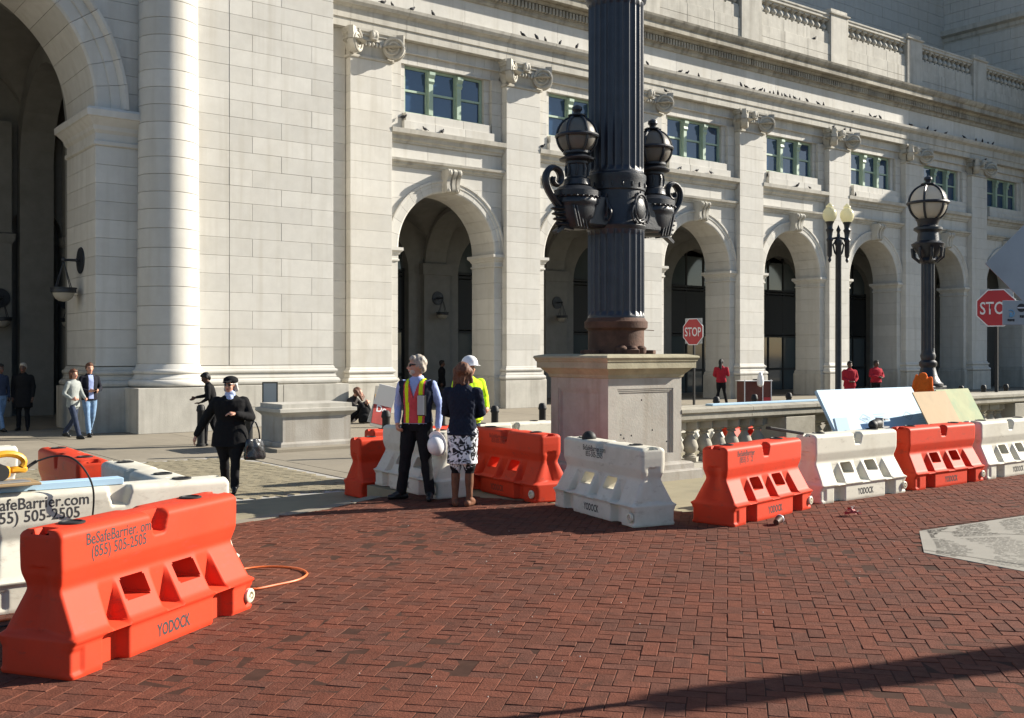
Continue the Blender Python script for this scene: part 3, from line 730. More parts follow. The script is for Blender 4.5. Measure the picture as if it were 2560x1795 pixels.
# arch
ar = ppart(archwall(MB(), -4, 9.3, ZS, 16, PC, PR + .06, PZ, 27.32, 29.8), "arch", mortar)
vp = [(PR, 29.85), (PR, 27.24), (PR + .06, 27.2), (PR + .36, 27.2), (PR + .38, 27.16), (PR + .6, 27.16), (PR + .63, 27.1), (PR + .7, 27.04), (PR + .78, 27.04), (PR + .78, 29.85)]
for i in range(21):
    _, vs, fs = wedge_vous(PC, PZ, math.pi * i / 21, math.pi * (i + 1) / 21, vp, .005, 3.6)
    mb = MB(); mb.add(vs, fs); put("voussoir", mb.mesh("voussoir", granite), ar)
for xa, xb in ((7.6, 8.9), (-.9, .52)):
    put("impost", rectmold(MB(), xa, xb, 27.2, 29.85, [(0, 7.0), (.05, 7.03), (.05, 7.12), (0, 7.15), (0, 7.32), (.06, 7.4), (.08, 7.5), (.22, 7.68), (.26, 7.7), (.27, 7.86), (.2, 7.93), (0, 7.94)]).mesh("impost", granite), ar)
    put("plinth", rectmold(MB(), xa, xb, 27.2, 29.85, [(.22, ZS), (.22, .92)] + [(o + .02, zz) for o, zz in BASEP(.92)]).mesh("plinth", granite_s), ar)
    z = 1.46
    for i in range(12): stone(ar, xa, xb, 27.2, 29.85, z + i * .4617, z + (i + 1) * .4617)
z = PZ; RO = PR + .79
while z < 13:
    z1 = z + .46
    pts = []
    for i in range(7):
        zz = z + .005 + (z1 - z - .01) * i / 6; dz = zz - PZ
        pts.append((PC + (math.sqrt(RO * RO - dz * dz) if dz < RO else 0), zz))
    mb = MB(); mb.exty([(8.95, z + .005)] + pts[0:] + [(8.95, z1 - .005)], 27.22, 27.6)
    put("stone", mb.mesh("stone", granite), ar); z = z1
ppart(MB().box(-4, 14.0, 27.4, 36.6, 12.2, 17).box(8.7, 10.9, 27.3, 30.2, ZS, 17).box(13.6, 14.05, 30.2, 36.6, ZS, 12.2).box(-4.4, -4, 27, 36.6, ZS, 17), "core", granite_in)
# porch inside the arch: back wall, pilasters, vault
pi_ = MB()
for X0, X1, c, r in ((-4, 3.2, -.4, 1.5), (3.2, 7.2, 5.3, 1.3), (7.2, 9.3, 8.2, .8), (9.3, 13.6, 11.5, 1.3)):
    archwall(pi_, X0, X1, ZS, 12.2, c, r, 5.6, 36.0, 36.5)
for X in (3.2, 7.05, 9.35):
    pi_.box(X - .35, X + .35, 35.5, 36.0, ZS, 5.4); rectmold(pi_, X - .35, X + .35, 35.5, 36.1, [(0, 5.2), (.08, 5.3), (.1, 5.5), (.0, 5.55), (0, 9.0)])
pi_.box(-4, 13.6, 36.5, 36.6, ZS, 12)
groin(pi_, 4.06, 4.1, 32.93, 3.1, 8.0, 3.8); groin(pi_, 10.9, 2.74, 32.93, 3.1, 8.0, 3.8)
for xr in (8.16,):
    for i in range(14):
        a0, a1 = math.pi * i / 14, math.pi * (i + 1) / 14
        pi_.add([(x, 32.93 + r * math.cos(a), 7.6 + r * math.sin(a)) for x in (xr - .5, xr + .5) for r, a in ((2.7, a0), (2.7, a1), (3.3, a1), (3.3, a0))], [(0, 1, 5, 4), (0, 1, 2, 3), (4, 5, 6, 7)])
    pi_.box(xr - .5, xr + .5, 29.8, 30.25, ZS, 7.6); pi_.box(xr - .5, xr + .5, 35.6, 36.05, ZS, 7.6)
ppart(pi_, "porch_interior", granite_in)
# ---- wall lamps: round back plate, arm, bowl on chains
def wall_lamp(loc, rz, s, label, grp="bowl lamps hung on the station walls"):
    t = empty("wall_lamp", loc, rz, label=label, cat="lamp", group=grp)
    MB().lathe([(.02, -.03), (.2, -.035), (.34, -.01), (.35, .0), (.34, .02)], (0, 0, 0), 28).xf(Matrix.Scale(s, 4) @ Matrix.Rotation(R(90), 4, 'X')).build("back_plate", iron, t)
    MB().tube([(0, -.02, 0), (0, -.3, 0), (0, -.42, -.02)], .035, 8).ell((0, -.42, 0), .06).ell((0, -.1, 0), (.06, .03, .06)).xf(Matrix.Scale(s, 4)).build("arm", iron, t)
    for k in range(4):
        a = k * math.pi / 2 + .4
        MB().tube([(0, -.42, -.02), (.25 * math.cos(a), -.42 + .25 * math.sin(a), -.74)], .012, 6).xf(Matrix.Scale(s, 4)).build("chain", iron, t)
    MB().lathe([(.26, -.14), (.31, -.12), (.31, -.04), (.33, -.02), (.33, .0), (.27, .0)], (0, -.42, -.72), 24).xf(Matrix.Scale(s, 4)).build("rim", iron, t)
    MB().lathe([(.01, -.36), (.12, -.34), (.2, -.28), (.25, -.2), (.27, -.12)], (0, -.42, -.72), 20).xf(Matrix.Scale(s, 4)).build("bowl", milk, t)
wall_lamp((7.59, 28.5, 4.2), R(-90), 1.0, "bowl lamp hanging off the lit jamb of the giant left arch")
wall_lamp((9.0, 35.45, 3.5), R(0), .85, "dim bowl lamp deep inside the giant left arch beside its jamb")
wall_lamp((7.05, 35.45, 3.5), R(0), .85, "dim bowl lamp deep inside the giant left arch, at the photo's left edge")
wall_lamp((23.4, 35.7, 4.0), 0, .8, "bowl lamp on the back wall seen through the first arcade arch")
wall_lamp((29.7, 35.7, 4.0), 0, .8, "bowl lamp seen through the second arcade arch behind the iron column")

# =====================================================================  FLUTED IRON COLUMN ON ITS STONE PEDESTAL
LC = Vector((10.54, 11.32, 0))
pd = empty("column_pedestal", (LC.x, LC.y, 0), label="big square stone pedestal with sunk panels under the fluted iron column", cat="pedestal")
hx, hy = .725, .62
def pedpart(mb, name, m): return mb.build(name, m, pd)
pedpart(rectmold(MB(), -hx, hx, -hy, hy, [(.22, -.02), (.22, .11), (.2, .125), (.13, .13), (.13, .2), (.1, .225), (0, .235)]), "base", sandst)
die = MB()
die.box(-hx + .03, hx - .03, -hy + .03, hy - .03, .23, 1.46)
def panel(mb, ax, sg):
    h = hx if ax == 'y' else hy
    def q(u0, u1, z0, z1, d0, d1):
        if ax == 'x': u0, u1 = max(u0, -h + .0352), min(u1, h - .0352)
        if ax == 'y': mb.box(u0, u1, sg * (hy - d0) if sg > 0 else -hy + d0, sg * (hy - d1) if sg > 0 else -hy + d1, z0, z1)
        else: mb.box(sg * hx - sg * d0, sg * hx - sg * d1, u0, u1, z0, z1)
    for u0, u1, z0, z1 in ((-h, -h + .17, .23, 1.46), (h - .17, h, .23, 1.46), (-h + .17, h - .17, 1.3, 1.46), (-h + .17, h - .17, .23, .36)): q(u0, u1, z0, z1, .0, .035)
    for k, d in ((0, .009), (1, .018)):
        a = .17 + k * .025; q(-h + a, -h + a + .025, .36, 1.3, d, .035); q(h - a - .025, h - a, .36, 1.3, d, .035); q(-h + a + .025, h - a - .025, 1.3 - k * .025 - .025, 1.3 - k * .025, d, .035)
for ax, sg in (('y', -1), ('y', 1), ('x', -1), ('x', 1)): panel(die, ax, sg)
for k in range(6): die.ell((random.uniform(-.5, .5), -hy + .03, random.uniform(.5, 1.25)), (.012, .006, .014), 1, 8, 5)
pedpart(die, "die", [sandst, blackp])
pedpart(rectmold(MB(), -hx, hx, -hy, hy, [(0, 1.45), (.02, 1.46), (.03, 1.5), (.1, 1.57), (.11, 1.585), (.15, 1.59), (.15, 1.68), (.165, 1.69), (.165, 1.7), (.19, 1.74), (.18, 1.765), (.05, 1.79)]), "cap", capst)
ic = empty("iron_column", (LC.x, LC.y, 1.79), label="dark fluted iron column with rusty drum and lantern brackets on stone pedestal", cat="column")
def icp(mb, name, m, par=None): return mb.build(name, m, par or ic, (0, 0, 0))
dr = MB().lathe([(.41, .0), (.41, .34), (.43, .36), (.46, .38), (.465, .47), (.44, .49), (.42, .525)], (0, 0, 0), 40)
dm = icp(dr, "drum", rust)
mb = MB()
for a, s in ((.3, .09), (1.9, .06), (3.3, .08), (4.4, .1), (5.2, .07)):
    mb.box(math.cos(a) * .55 - s, math.cos(a) * .55 + s, math.sin(a) * .5 - s, math.sin(a) * .5 + s, .0, .03 + s * .4, 0, .008, Matrix.Rotation(a, 3, 'Z'))
for a in (4.15, 4.55, 5.0): mb.lathe([(.09, 0), (.085, .09), (.05, .12)], (math.cos(a) * .41, math.sin(a) * .41, .0), 10)
mb.tube([(.42, -.1, .36), (.62, -.16, .35)], .006, 5)
put("rusty_scrap", mb.mesh("rusty_scrap", rust), dm)
def flutes(r, z0, z1, n=24, m=5, taper=0.0, depth=.075):
    mb = MB(); vs = []; k = n * m; zz = [z0, z0 + .03, z0 + .10, z1 - .10, z1 - .03, z1]
    for j, z in enumerate(zz):
        dfac = (0, 0, 1, 1, 0, 0)[j]; rr = r - taper * (z - z0)
        for i in range(k):
            f = (i % m) / m; d = depth * rr * math.sqrt(max(0, 1 - ((f - .5) / .40) ** 2)) if abs(f - .5) < .40 else 0
            a = 2 * math.pi * i / k; vs.append(((rr - d * dfac) * math.cos(a), (rr - d * dfac) * math.sin(a), z))
    fs = [(j * k + i, j * k + (i + 1) % k, (j + 1) * k + (i + 1) % k, (j + 1) * k + i) for j in range(len(zz) - 1) for i in range(k)]
    mb.add(vs, fs); return mb
icp(flutes(.415, .52, 1.83, m=6), "lower_shaft", ironb); icp(flutes(.405, 2.62, 5.14, m=6), "upper_shaft", ironb)
band = MB().lathe([(.405, 1.79), (.43, 1.82), (.44, 1.86), (.415, 1.9), (.41, 2.36), (.43, 2.38), (.43, 2.5), (.44, 2.54), (.44, 2.6), (.405, 2.63)], (0, 0, 0), 48)
for i in range(18):
    a = 2 * math.pi * i / 18; band.box(.415 * math.cos(a) - .03, .415 * math.cos(a) + .03, .415 * math.sin(a) - .012, .415 * math.sin(a) + .012, 2.41, 2.48, 0, .006, Matrix.Rotation(a, 3, 'Z'))
bo = icp(band, "band", iron)
for k in range(4):                                      # oval shields in wreaths
    a = math.pi * (k / 2) + R(-78)
    sh = MB().ell((0, 0, 0), (.13, .04, .155), 0, 20, 12)
    ring = [(.165 * math.cos(t), -.02, .2 * math.sin(t)) for t in [2 * math.pi * i / 24 for i in range(24)]]
    sh.tube(ring, .017, 6, close=True)
    for sx in (-1, 1):
        sh.tube([(sx * (.17 + .05 * math.sin(i * .7)) , -.012, -.2 + i * .05) for i in range(9)], [.022 - .002 * abs(i - 4) for i in range(9)], 6)
        sp_ = [(sx * (.1 + .06 * (1 - t / 12) * math.cos(t * .7)), -.012, -.19 + .05 * (1 - t / 12) * math.sin(t * .7)) for t in range(12)]; sh.tube(sp_, .014, 6)
    sh.box(-.02, .02, -.03, 0, .18, .25, 0, .008)
    M = Matrix.Rotation(a + math.pi / 2, 4, 'Z')
    put("shield", sh.xf(Matrix.Translation((.42 * math.cos(a), .42 * math.sin(a), 2.1)) @ M).mesh("shield", iron), bo)
icp(MB().lathe([(.405, 5.12), (.44, 5.15), (.45, 5.2), (.42, 5.22), (.43, 5.26), (.5, 5.4), (.5, 5.46), (.4, 5.5), (.26, 5.6), (.25, 7.4), (.2, 9.0), (.1, 9.1)], (0, 0, 0), 40), "upper_cap", ironb)
def globe_ribs(r, w=.02, nr=6, eq=.028):
    mb = MB()
    for k in range(nr):
        a = 2 * math.pi * k / nr + .35
        mb.tube([((r + .008) * math.cos(t) * math.cos(a), (r + .008) * math.cos(t) * math.sin(a), (r + .008) * math.sin(t)) for t in [R(-62) + R(152) * i / 14 for i in range(15)]], w, 6)
    mb.tube([((r + .012) * math.cos(t), (r + .012) * math.sin(t), 0) for t in [2 * math.pi * i / 32 for i in range(32)]], eq, 6, close=True)
    mb.lathe([(r * 1.02, -.02), (r * 1.1, -.005), (r * 1.1, .01), (r * 1.02, .02)], (0, 0, 0), 32)
    mb.lathe([(.09, 0), (.13, .02), (.13, .035), (.05, .05), (.05, .08), (.075, .11), (.07, .15), (.02, .18)], (0, 0, r - .01), 14)
    return mb
NECK = [(.2, -.06), (.19, .0), (.19, .05), (.15, .09), (.15, .33), (.17, .36), (.17, .4), (.25, .43), (.26, .46), (.2, .5), (.17, .53), (.2, .56), (.2, .6)]
def lantern(loc, rz, label, par):
    t = empty("lantern_bracket", loc, rz, par)
    # boat-shaped bracket pointing along +x
    b = MB()
    b.lathe([(.12, -.40), (.2, -.36), (.27, -.22), (.295, -.05), (.3, .0), (.325, .03), (.325, .1), (.31, .12), (.34, .15), (.345, .24), (.3, .26), (.27, .3), (.2, .33)], (0, 0, 0), 32, sx=1.08, sy=.88)
    for k in range(26):
        a = 2 * math.pi * k / 26; b.ell((.345 * 1.08 * math.cos(a), .345 * .88 * math.sin(a), .13), .018, 0, 6, 5)
    b.box(-.45, .0, -.22, .22, -.36, .2, 0, .05)
    for s in (-1, 1):                                    # drapery of feathers and fins
        for k in range(4): b.box(.02 + k * .055, .05 + k * .055, s * .2 - .02, s * .2 + .02, -.42 + k * .01, -.02, 0, .008, Matrix.Rotation(R(14), 3, 'Y'))
    sq = Matrix.Translation((0, 0, .13)) @ Matrix.Diagonal((1, 1, .84, 1)); b.xf(sq); put("bracket", b.mesh("bracket", iron), t)
    f = MB()
    for k in range(4): f.ell((.33 - k * .02, 0, -.08 - k * .085), (.15, .09, .034), 0, 10, 6)
    f.exty([(.1, -.34), (.28, -.33), (.42, -.46), (.40, -.5), (.26, -.4), (.1, -.42)], -.05, .05)
    f.xf(sq); put("prow", f.mesh("prow", iron), t)
    pts = []; rad = []
    for i in range(8): pts.append((.34 + .24 * math.sin(i / 7 * 1.45), 0, .0 + .34 * i / 7)); rad.append((.046))
    for i in range(26):
        th = -.1 + i * .27; r = .17 * (1 - i / 32); pts.append((.41 + r * math.cos(th), 0, .38 + r * math.sin(th) * 1.1)); rad.append(.048 - .0008 * i)
    sc = MB(); sc.tube(pts, rad, 8)
    for s in (-1, 1): sc.tube([(p[0], s * .05, p[2]) for p in pts], [r * .5 for r in rad], 6)
    sc.xf(Matrix.Translation((0, 0, .10))); put("scroll", sc.mesh("scroll", iron), t)
    nk = MB().lathe(NECK, (0, 0, .3), 24)
    for k in range(8):
        a = 2 * math.pi * k / 8; nk.tube([(.155 * math.cos(a), .155 * math.sin(a), .42), (.165 * math.cos(a + .1), .165 * math.sin(a + .1), .55), (.155 * math.cos(a), .155 * math.sin(a), .64)], .018, 5)
    nk.xf(Matrix.Translation((0, 0, .42)) @ Matrix.Diagonal((1, 1, .727, 1)) @ Matrix.Translation((0, 0, -.24))); put("neck", nk.mesh("neck", iron), t)
    put("globe", MB().ell((0, 0, 1.12), .275, 0, 28, 18).mesh("globe", milkd), t)
    put("globe_cage", globe_ribs(.28).xf(Matrix.Translation((0, 0, 1.12))).mesh("globe_cage", iron), t)
lantern((-.755, .0, 1.98), math.pi, None, ic); lantern((.755, .0, 1.98), 0, None, ic)

# =====================================================================  LOW BALUSTRADE
bl = empty("low_balustrade", (11.3, 11.0, 0), label="low weathered stone balustrade running right from the big pedestal", cat="balustrade")
LB = Vector((-11.3, -11.0, 0))
XE = 25.0
def lowrail():
    prof = [(10.78, .78), (10.72, .82), (10.72, .9), (10.69, .92), (10.69, .97), (10.8, 1.0), (11.2, 1.0), (11.31, .97), (11.31, .92), (11.28, .9), (11.28, .82), (11.22, .78)]
    x = 11.27; 
    while x < XE: MB().extx(prof, x, min(x + 1.6, XE) - .008).build("rail", balst, bl, LB); x += 1.6
lowrail()
lb_me = MB(); lb_me.lathe(bal_prof(.44, .128), (0, 0, .07), 16); lb_me.box(-.115, .115, -.115, .115, 0, .07); lb_me.box(-.13, .13, -.13, .13, .5, .62); lb_me = lb_me.mesh("baluster", balst)
piers = [14.1, 18.0, 21.4, 24.6]; nb = 0
x = 11.45
while x < XE:
    if not any(abs(x - p) < .52 for p in piers): put("baluster", lb_me, bl, (x + LB.x, .0, .163), (0, 0, random.uniform(0, 3))); nb += 1
    x += .312
for p in piers: MB().box(p - .38, p + .38, 10.74, 11.26, .16, .775, 0, .008).build("pier", balst, bl, LB)
MB().extx([(10.7, -.02), (10.7, .1), (10.76, .16), (11.24, .16), (11.3, .1), (11.3, -.02)], 11.3, XE).build("plinth", balst, bl, LB)
# globe lamp post on a pedestal of the balustrade
def globe_post(loc, label, h=3.1, rg=.345, rs=.15, group=None):
    t = empty("globe_lamp_post", loc, label=label, cat="street lamp")
    if group: t["group"] = group
    MB().box(-.3, .3, -.3, .3, 0, .1, 0, .01).box(-.24, .24, -.24, .24, .1, .16, 0, .01).build("base", iron, t)
    MB().lathe([(.27, .16), (.27, .2), (.22, .24), (.17, .34), (.13, .5), (.16, .54), (.16, .6), (.12, .64), (.14, .72), (.12, .78)], (0, 0, 0), 20).build("foot", iron, t)
    flutes(rs * .8, .76, h - .55, 12, 4, depth=.12).build("shaft", iron, t)
    c = MB().lathe([(rs * .85, h - .62), (rs * 1.2, h - .58), (rs * .9, h - .52), (rs * 1.9, h - .3), (rs * 2.0, h - .26), (rs * 1.3, h - .2), (rs * 1.2, h - .05), (rs * 1.7, h + .0), (rs * 1.7, h + .04), (rs * 1.2, h + .08), (rs * 1.3, h + .16), (rs * 1.5, h + .2)], (0, 0, 0), 24)
    for k in range(8):
        a = 2 * math.pi * k / 8; c.tube([(rs * math.cos(a), rs * math.sin(a), h - .6), (rs * 1.8 * math.cos(a), rs * 1.8 * math.sin(a), h - .5), (rs * 1.9 * math.cos(a), rs * 1.9 * math.sin(a), h - .34)], .03, 6)
    c.build("crown", iron, t)
    z = h + .2 + rg * .87
    MB().ell((0, 0, z), rg - .008, 0, 28, 18).build("globe", milk, t)
    globe_ribs(rg, .022, 6, .03).xf(Matrix.Translation((0, 0, z))).build("globe_cage", iron, t)
x, y = place(2320, 19.6)
globe_post((x, y, 1.03), "tall black globe lamp post behind the leaning boards", h=3.07)
MB().box(x - .42, x + .42, y - .42, y + .42, -.01, .95, 0, .01).box(x - .48, x + .48, y - .48, y + .48, .95, 1.03, 0, .02).build("lamp_pedestal", capst, label="square stone pedestal under the tall black globe lamp post", cat="pedestal")
# twin acorn lamp
x, y = place(2096, 27)
t = empty("twin_lamp_post", (x, y, ZS), R(-20), label="slim black lamp post with two cream acorn lamps side by side", cat="street lamp")
MB().lathe([(.2, 0), (.2, .25), (.13, .4), (.1, .7), (.085, .8), (.075, 4.75), (.1, 4.8), (.1, 4.9), (.05, 4.95), (.035, 5.1), (.06, 5.16), (.03, 5.23), (.0, 5.3)], (0, 0, 0), 16).build("pole", iron, t)
arm = MB().tube([(-.26, 0, 4.92), (0, 0, 4.97), (.26, 0, 4.92)], .032, 6)
for s in (-1, 1):
    arm.tube([(0, 0, 4.45), (s * .11, 0, 4.58), (s * .16, 0, 4.78), (s * .1, 0, 4.87), (s * .06, 0, 4.78)], .022, 6)
    arm.lathe([(.01, 4.32), (.045, 4.38), (.028, 4.44), (.06, 4.5), (.065, 4.85), (.09, 4.9), (.06, 4.96), (.075, 5.1), (.1, 5.16), (.07, 5.2), (.08, 5.3), (.115, 5.37)], (s * .26, 0, 0), 12)
arm.build("arm", iron, t)
for s in (-1, 1):
    MB().lathe([(.10, 5.36), (.155, 5.44), (.178, 5.53), (.172, 5.61), (.14, 5.68), (.095, 5.72), (.08, 5.735), (.095, 5.76), (.085, 5.79), (.045, 5.815), (.035, 5.835), (.0, 5.86)], (s * .26, 0, 0), 20).build("lamp_globe", acornm, t)
# unseen pole added out of frame to cast the long shadow on the near bricks
t = empty("shadow_pole", (13.6, .80, 0), label="plain tapered pole added outside the frame to cast a shadow across the near bricks", cat="pole")
MB().lathe([(.42, 0), (.42, .3), (.36, .36), (.17, 4.95), (.0, 5.0)], (0, 0, 0), 20).build("shaft", iron, t)
# =====================================================================  WATER-FILLED BARRIERS
BL, BH = 1.78, .815
def barrier_mesh(name):
    nx, nz = 149, 69
    xs = np.linspace(-BL / 2, BL / 2, nx); zs = np.linspace(0, BH, nz)
    pz = [0, .02, .19, .205, .218, .232, .46, .485, .53, .59, .70, .782, .80, .81, .815]
    pw = [.252, .260, .260, .284, .283, .247, .128, .122, .136, .152, .152, .152, .142, .128, .108]
    w0 = np.interp(zs, pz, pw)
    Wd = np.tile(w0, (nx, 1)); X, Z = np.meshgrid(xs, zs, indexing='ij')
    A = np.abs(X)
    # fork pockets in the base
    m = (A > .43) & (A < .635) & (Z < .183); Wd[m] = .175
    m = (A > .80) & (Z > .03) & (Z < .16); Wd[m] = np.minimum(Wd[m], .245)
    # upright scoops in the sloping flank
    for c in (-.50, 0, .50):
        m = (np.abs(X - c) < .075) & (Z > .222) & (Z < .47); Wd[m] = np.minimum(Wd[m], .128)
    # saddle notch in the top edge
    d = np.abs(X); top = .06 + (BH - Z) * -.12
    m = (Z > .675) & (d < .05 + (Z - .675) * .28); Wd[m] = np.minimum(Wd[m], .068)
    # soft moulded corners
    for _ in range(1):
        P = np.pad(Wd, 1, mode='edge'); Wd = (4 * Wd + P[2:, 1:-1] + P[:-2, 1:-1] + P[1:-1, 2:] + P[1:-1, :-2]) / 8
    t = np.clip((A - (BL / 2 - .03)) / .03, 0, 1); Wd -= .018 * (1 - np.sqrt(1 - t * t))
    xs_s = np.interp(Z, [0, .012, .215, .235, .47, .5, .56, .7, .78, .815], [.992, 1, 1, .972, .935, .935, .955, .962, .96, .945])
    XX = X * xs_s
    hole = np.zeros((nx - 1, nz - 1), bool)
    xc = (xs[:-1] + xs[1:]) / 2; zc = (zs[:-1] + zs[1:]) / 2
    for c in (-.265, .265):
        hx, z0, z1 = .125, .318, .452
        q = (np.abs(xc[:, None] - c) < hx) & (zc[None, :] > z0) & (zc[None, :] < z1)
        cr = (np.abs(xc[:, None] - c) > hx - .014) & ((zc[None, :] < z0 + .014) | (zc[None, :] > z1 - .014)); hole |= q & ~cr
    vs = []; 
    idx = lambda s, i, j: s * nx * nz + i * nz + j
    for s in (-1, 1):
        for i in range(nx):
            for j in range(nz): vs.append((XX[i, j], s * Wd[i, j], Z[i, j]))
    fs = []; hs = []
    for i in range(nx - 1):
        for j in range(nz - 1):
            if hole[i, j]: continue
            fs.append((idx(0, i, j), idx(0, i + 1, j), idx(0, i + 1, j + 1), idx(0, i, j + 1)))
            fs.append((idx(1, i, j), idx(1, i, j + 1), idx(1, i + 1, j + 1), idx(1, i + 1, j)))
            for di, dj, a, b in ((-1, 0, (0, 0), (0, 1)), (1, 0, (1, 0), (1, 1)), (0, -1, (0, 0), (1, 0)), (0, 1, (0, 1), (1, 1))):
                ii, jj = i + di, j + dj
                if 0 <= ii < nx - 1 and 0 <= jj < nz - 1 and hole[ii, jj]: hs.append(((i + a[0], j + a[1]), (i + b[0], j + b[1])))
    for a, b in hs: fs.append((idx(0, *a), idx(0, *b), idx(1, *b), idx(1, *a)))
    # top deck, bottom and two ends with the hinge groove
    ny = 9
    def strip(edge0, edge1, off):
        base = len(vs); n = len(edge0)
        for k in range(1, ny - 1):
            f = k / (ny - 1)
            for (a, b) in zip(edge0, edge1):
                p, q = Vector(vs[a]), Vector(vs[b]); v = p.lerp(q, f); v = v + off(v, f); vs.append(tuple(v))
        cols = [edge0] + [[base + (k - 1) * n + i for i in range(n)] for k in range(1, ny - 1)] + [edge1]
        for k in range(ny - 1):
            for i in range(n - 1): fs.append((cols[k][i], cols[k][i + 1], cols[k + 1][i + 1], cols[k + 1][i]))
    strip([idx(0, i, nz - 1) for i in range(nx)], [idx(1, i, nz - 1) for i in range(nx)], lambda v, f: Vector((0, 0, .004 * math.sin(math.pi * f) + (-.10 if (abs(v.x) > BL / 2 * .945 - .07 and .3 < f < .7) else 0))))
    strip([idx(0, i, 0) for i in range(nx)], [idx(1, i, 0) for i in range(nx)], lambda v, f: Vector((0, 0, 0)))
    for i, sg in ((0, 1), (nx - 1, -1)):
        strip([idx(0, i, j) for j in range(nz)], [idx(1, i, j) for j in range(nz)], lambda v, f, sg=sg: Vector((sg * (.02 if (.3 < f < .7 and .25 < v.z < .6) else 0), 0, (-.10 if (v.z > .80 and .3 < f < .7) else 0))))
    me = bpy.data.meshes.new(name); me.from_pydata(vs, [], fs); me.polygons.foreach_set("use_smooth", [True] * len(fs)); me.update()
    bm = bmesh.new(); bm.from_mesh(me); bmesh.ops.recalc_face_normals(bm, faces=bm.faces[:]); bm.to_mesh(me); bm.free()
    try: me.set_sharp_from_angle(angle=R(52))
    except Exception: pass
    return me
bar_o = barrier_mesh("barrier_shell"); bar_w = bar_o.copy(); bar_o.materials.append(orange); bar_w.materials.append(white)
capm = MB().lathe([(.075, .0), (.075, .008), (.06, .012), (.055, .004), (.0, .004)], (0, 0, BH), 20).mesh("fill_cap", blackp)
plug = MB().lathe([(.05, .0), (.05, .022), (.042, .028), (.03, .028), (.028, .012), (.012, .012), (.012, .03), (0, .03)], (0, 0, 0), 18).xf(Matrix.Rotation(R(90), 4, 'X')).mesh("drain_plug", mat("drain_plug_plastic", (.62, .58, .46), .5, .4))
TX = {}
def text_on(b, txt, size, m, x, z, y, sx=1.0, bold=0.0, align='CENTER', line=1.0, space=1.0):
    k = (txt, size, m.name, sx, bold, align, line)
    if k not in TX: TX[k] = textmesh(txt, size, m, "lettering", sx, bold, align, space, line)
    return put("lettering", TX[k], b, (x, y, z), (R(90), 0, 0))
def barrier(x, y, ang, col, label, url=None, logo=None, caps=True, z=0, plugx=.83, urlx=-.42, urls=.085, ym=None):
    """x, y: middle of the base; the printed face looks along -Y before turning by ang"""
    b = put("barrier", bar_o if col == 'o' else bar_w, None, (x, y, z), (0, 0, R(ang)), label=label, cat="barrier", group="water-filled plastic barriers round the works")
    if caps:
        for sx in (-.6, .52): put("fill_cap", capm, b, (sx, 0, .004))
    put("drain_plug", plug, b, (plugx, -.256, .10))
    if url:
        text_on(b, url, urls, ink if ym is None else ym, urlx, .705, -.1532, .80 if urls < .1 else .88, .0013, line=.80)
    if logo: text_on(b, "YODOCK", .108, logo, 0, .06, -.2612, .68, .0032)
    return b
U = "BeSafeBarrier.com\n(855) 505-2505"
fx, fy = 2.17, 6.78
barrier(fx, fy, 33.5, 'o', "big orange barrier in the near left foreground with worn black web address", "BeSafeBarrier. om\n(855) 505-2505", inkf if False else ink, urlx=-.37, urls=.098)
barrier(2.42, 8.17, 0, 'w', "white barrier just behind the near orange one, carrying the yellow saw", U, ink, urlx=-.60, urls=.115)
barrier(2.95, 9.1, -92, 'w', "white barrier seen from its end, going away behind the one with the saw", caps=True)
barrier(2.83, 10.93, -92, 'o', "orange barrier in brownish shade, going away at far left")
barrier(1.72, 12.2, 0, 'w', "white barrier at the far left edge in front of the crouching worker")
barrier(7.99, 13.0, 0, 'o', "shaded orange barrier left of the man in the safety vest", z=ZS)
barrier(7.42, 11.72, -94.5, 'w', "white barrier between the man and the woman, printed at its foot", None, ink)
barrier(8.2, 10.72, -96, 'o', "shaded orange barrier right of the woman in the flowered skirt", U.replace("(855) ", "855-"), inkf, urlx=-.15, urls=.075, ym=mat("dark_red_print", (.2, .03, .02), .6, .2))
barrier(8.0, 8.67, -102, 'w', "white barrier in front of the stone pedestal, long side in shade", "BeSafeBarrier.com\n855-505-2505", ink, urlx=-.12, urls=.085)
barrier(9.25, 7.68, 11, 'o', "sunlit orange barrier next to the fallen cup, first of the right-hand row", "BeSafeBarrier\n(855) 5   2", ink, urlx=-.45, urls=.085)
barrier(11.42, 7.98, 0, 'w', "sunlit white barrier, second of the right-hand row, in front of the blue foam board", None, ink)
barrier(13.42, 8.0, 1, 'o', "sunlit orange barrier, third of the right-hand row, in front of the plywood", None, ink, ym=inkf)
barrier(15.33, 8.05, 1, 'w', "white barrier cut by the right edge of the photo", None, ink)
# the rear row out on the roadway
for i, (x, c, lab) in enumerate(((8.95, 'o', "orange barrier far behind the vest man, only its top showing"), (10.85, 'w', "white barrier of the rear row left of the stone pedestal"),
        (15.25, 'w', "white barrier of the rear row seen between the balusters nearest the pedestal"), (17.15, 'o', "orange barrier of the rear row seen between the farther balusters"), (23.0, 'w', "shaded white barrier of the rear row right of the green plywood"), (24.9, 'w', "shaded white barrier of the rear row at the right edge"))):
    barrier(x, 14.3 if i < 4 else 13.05, 0, c, lab, z=ZS)

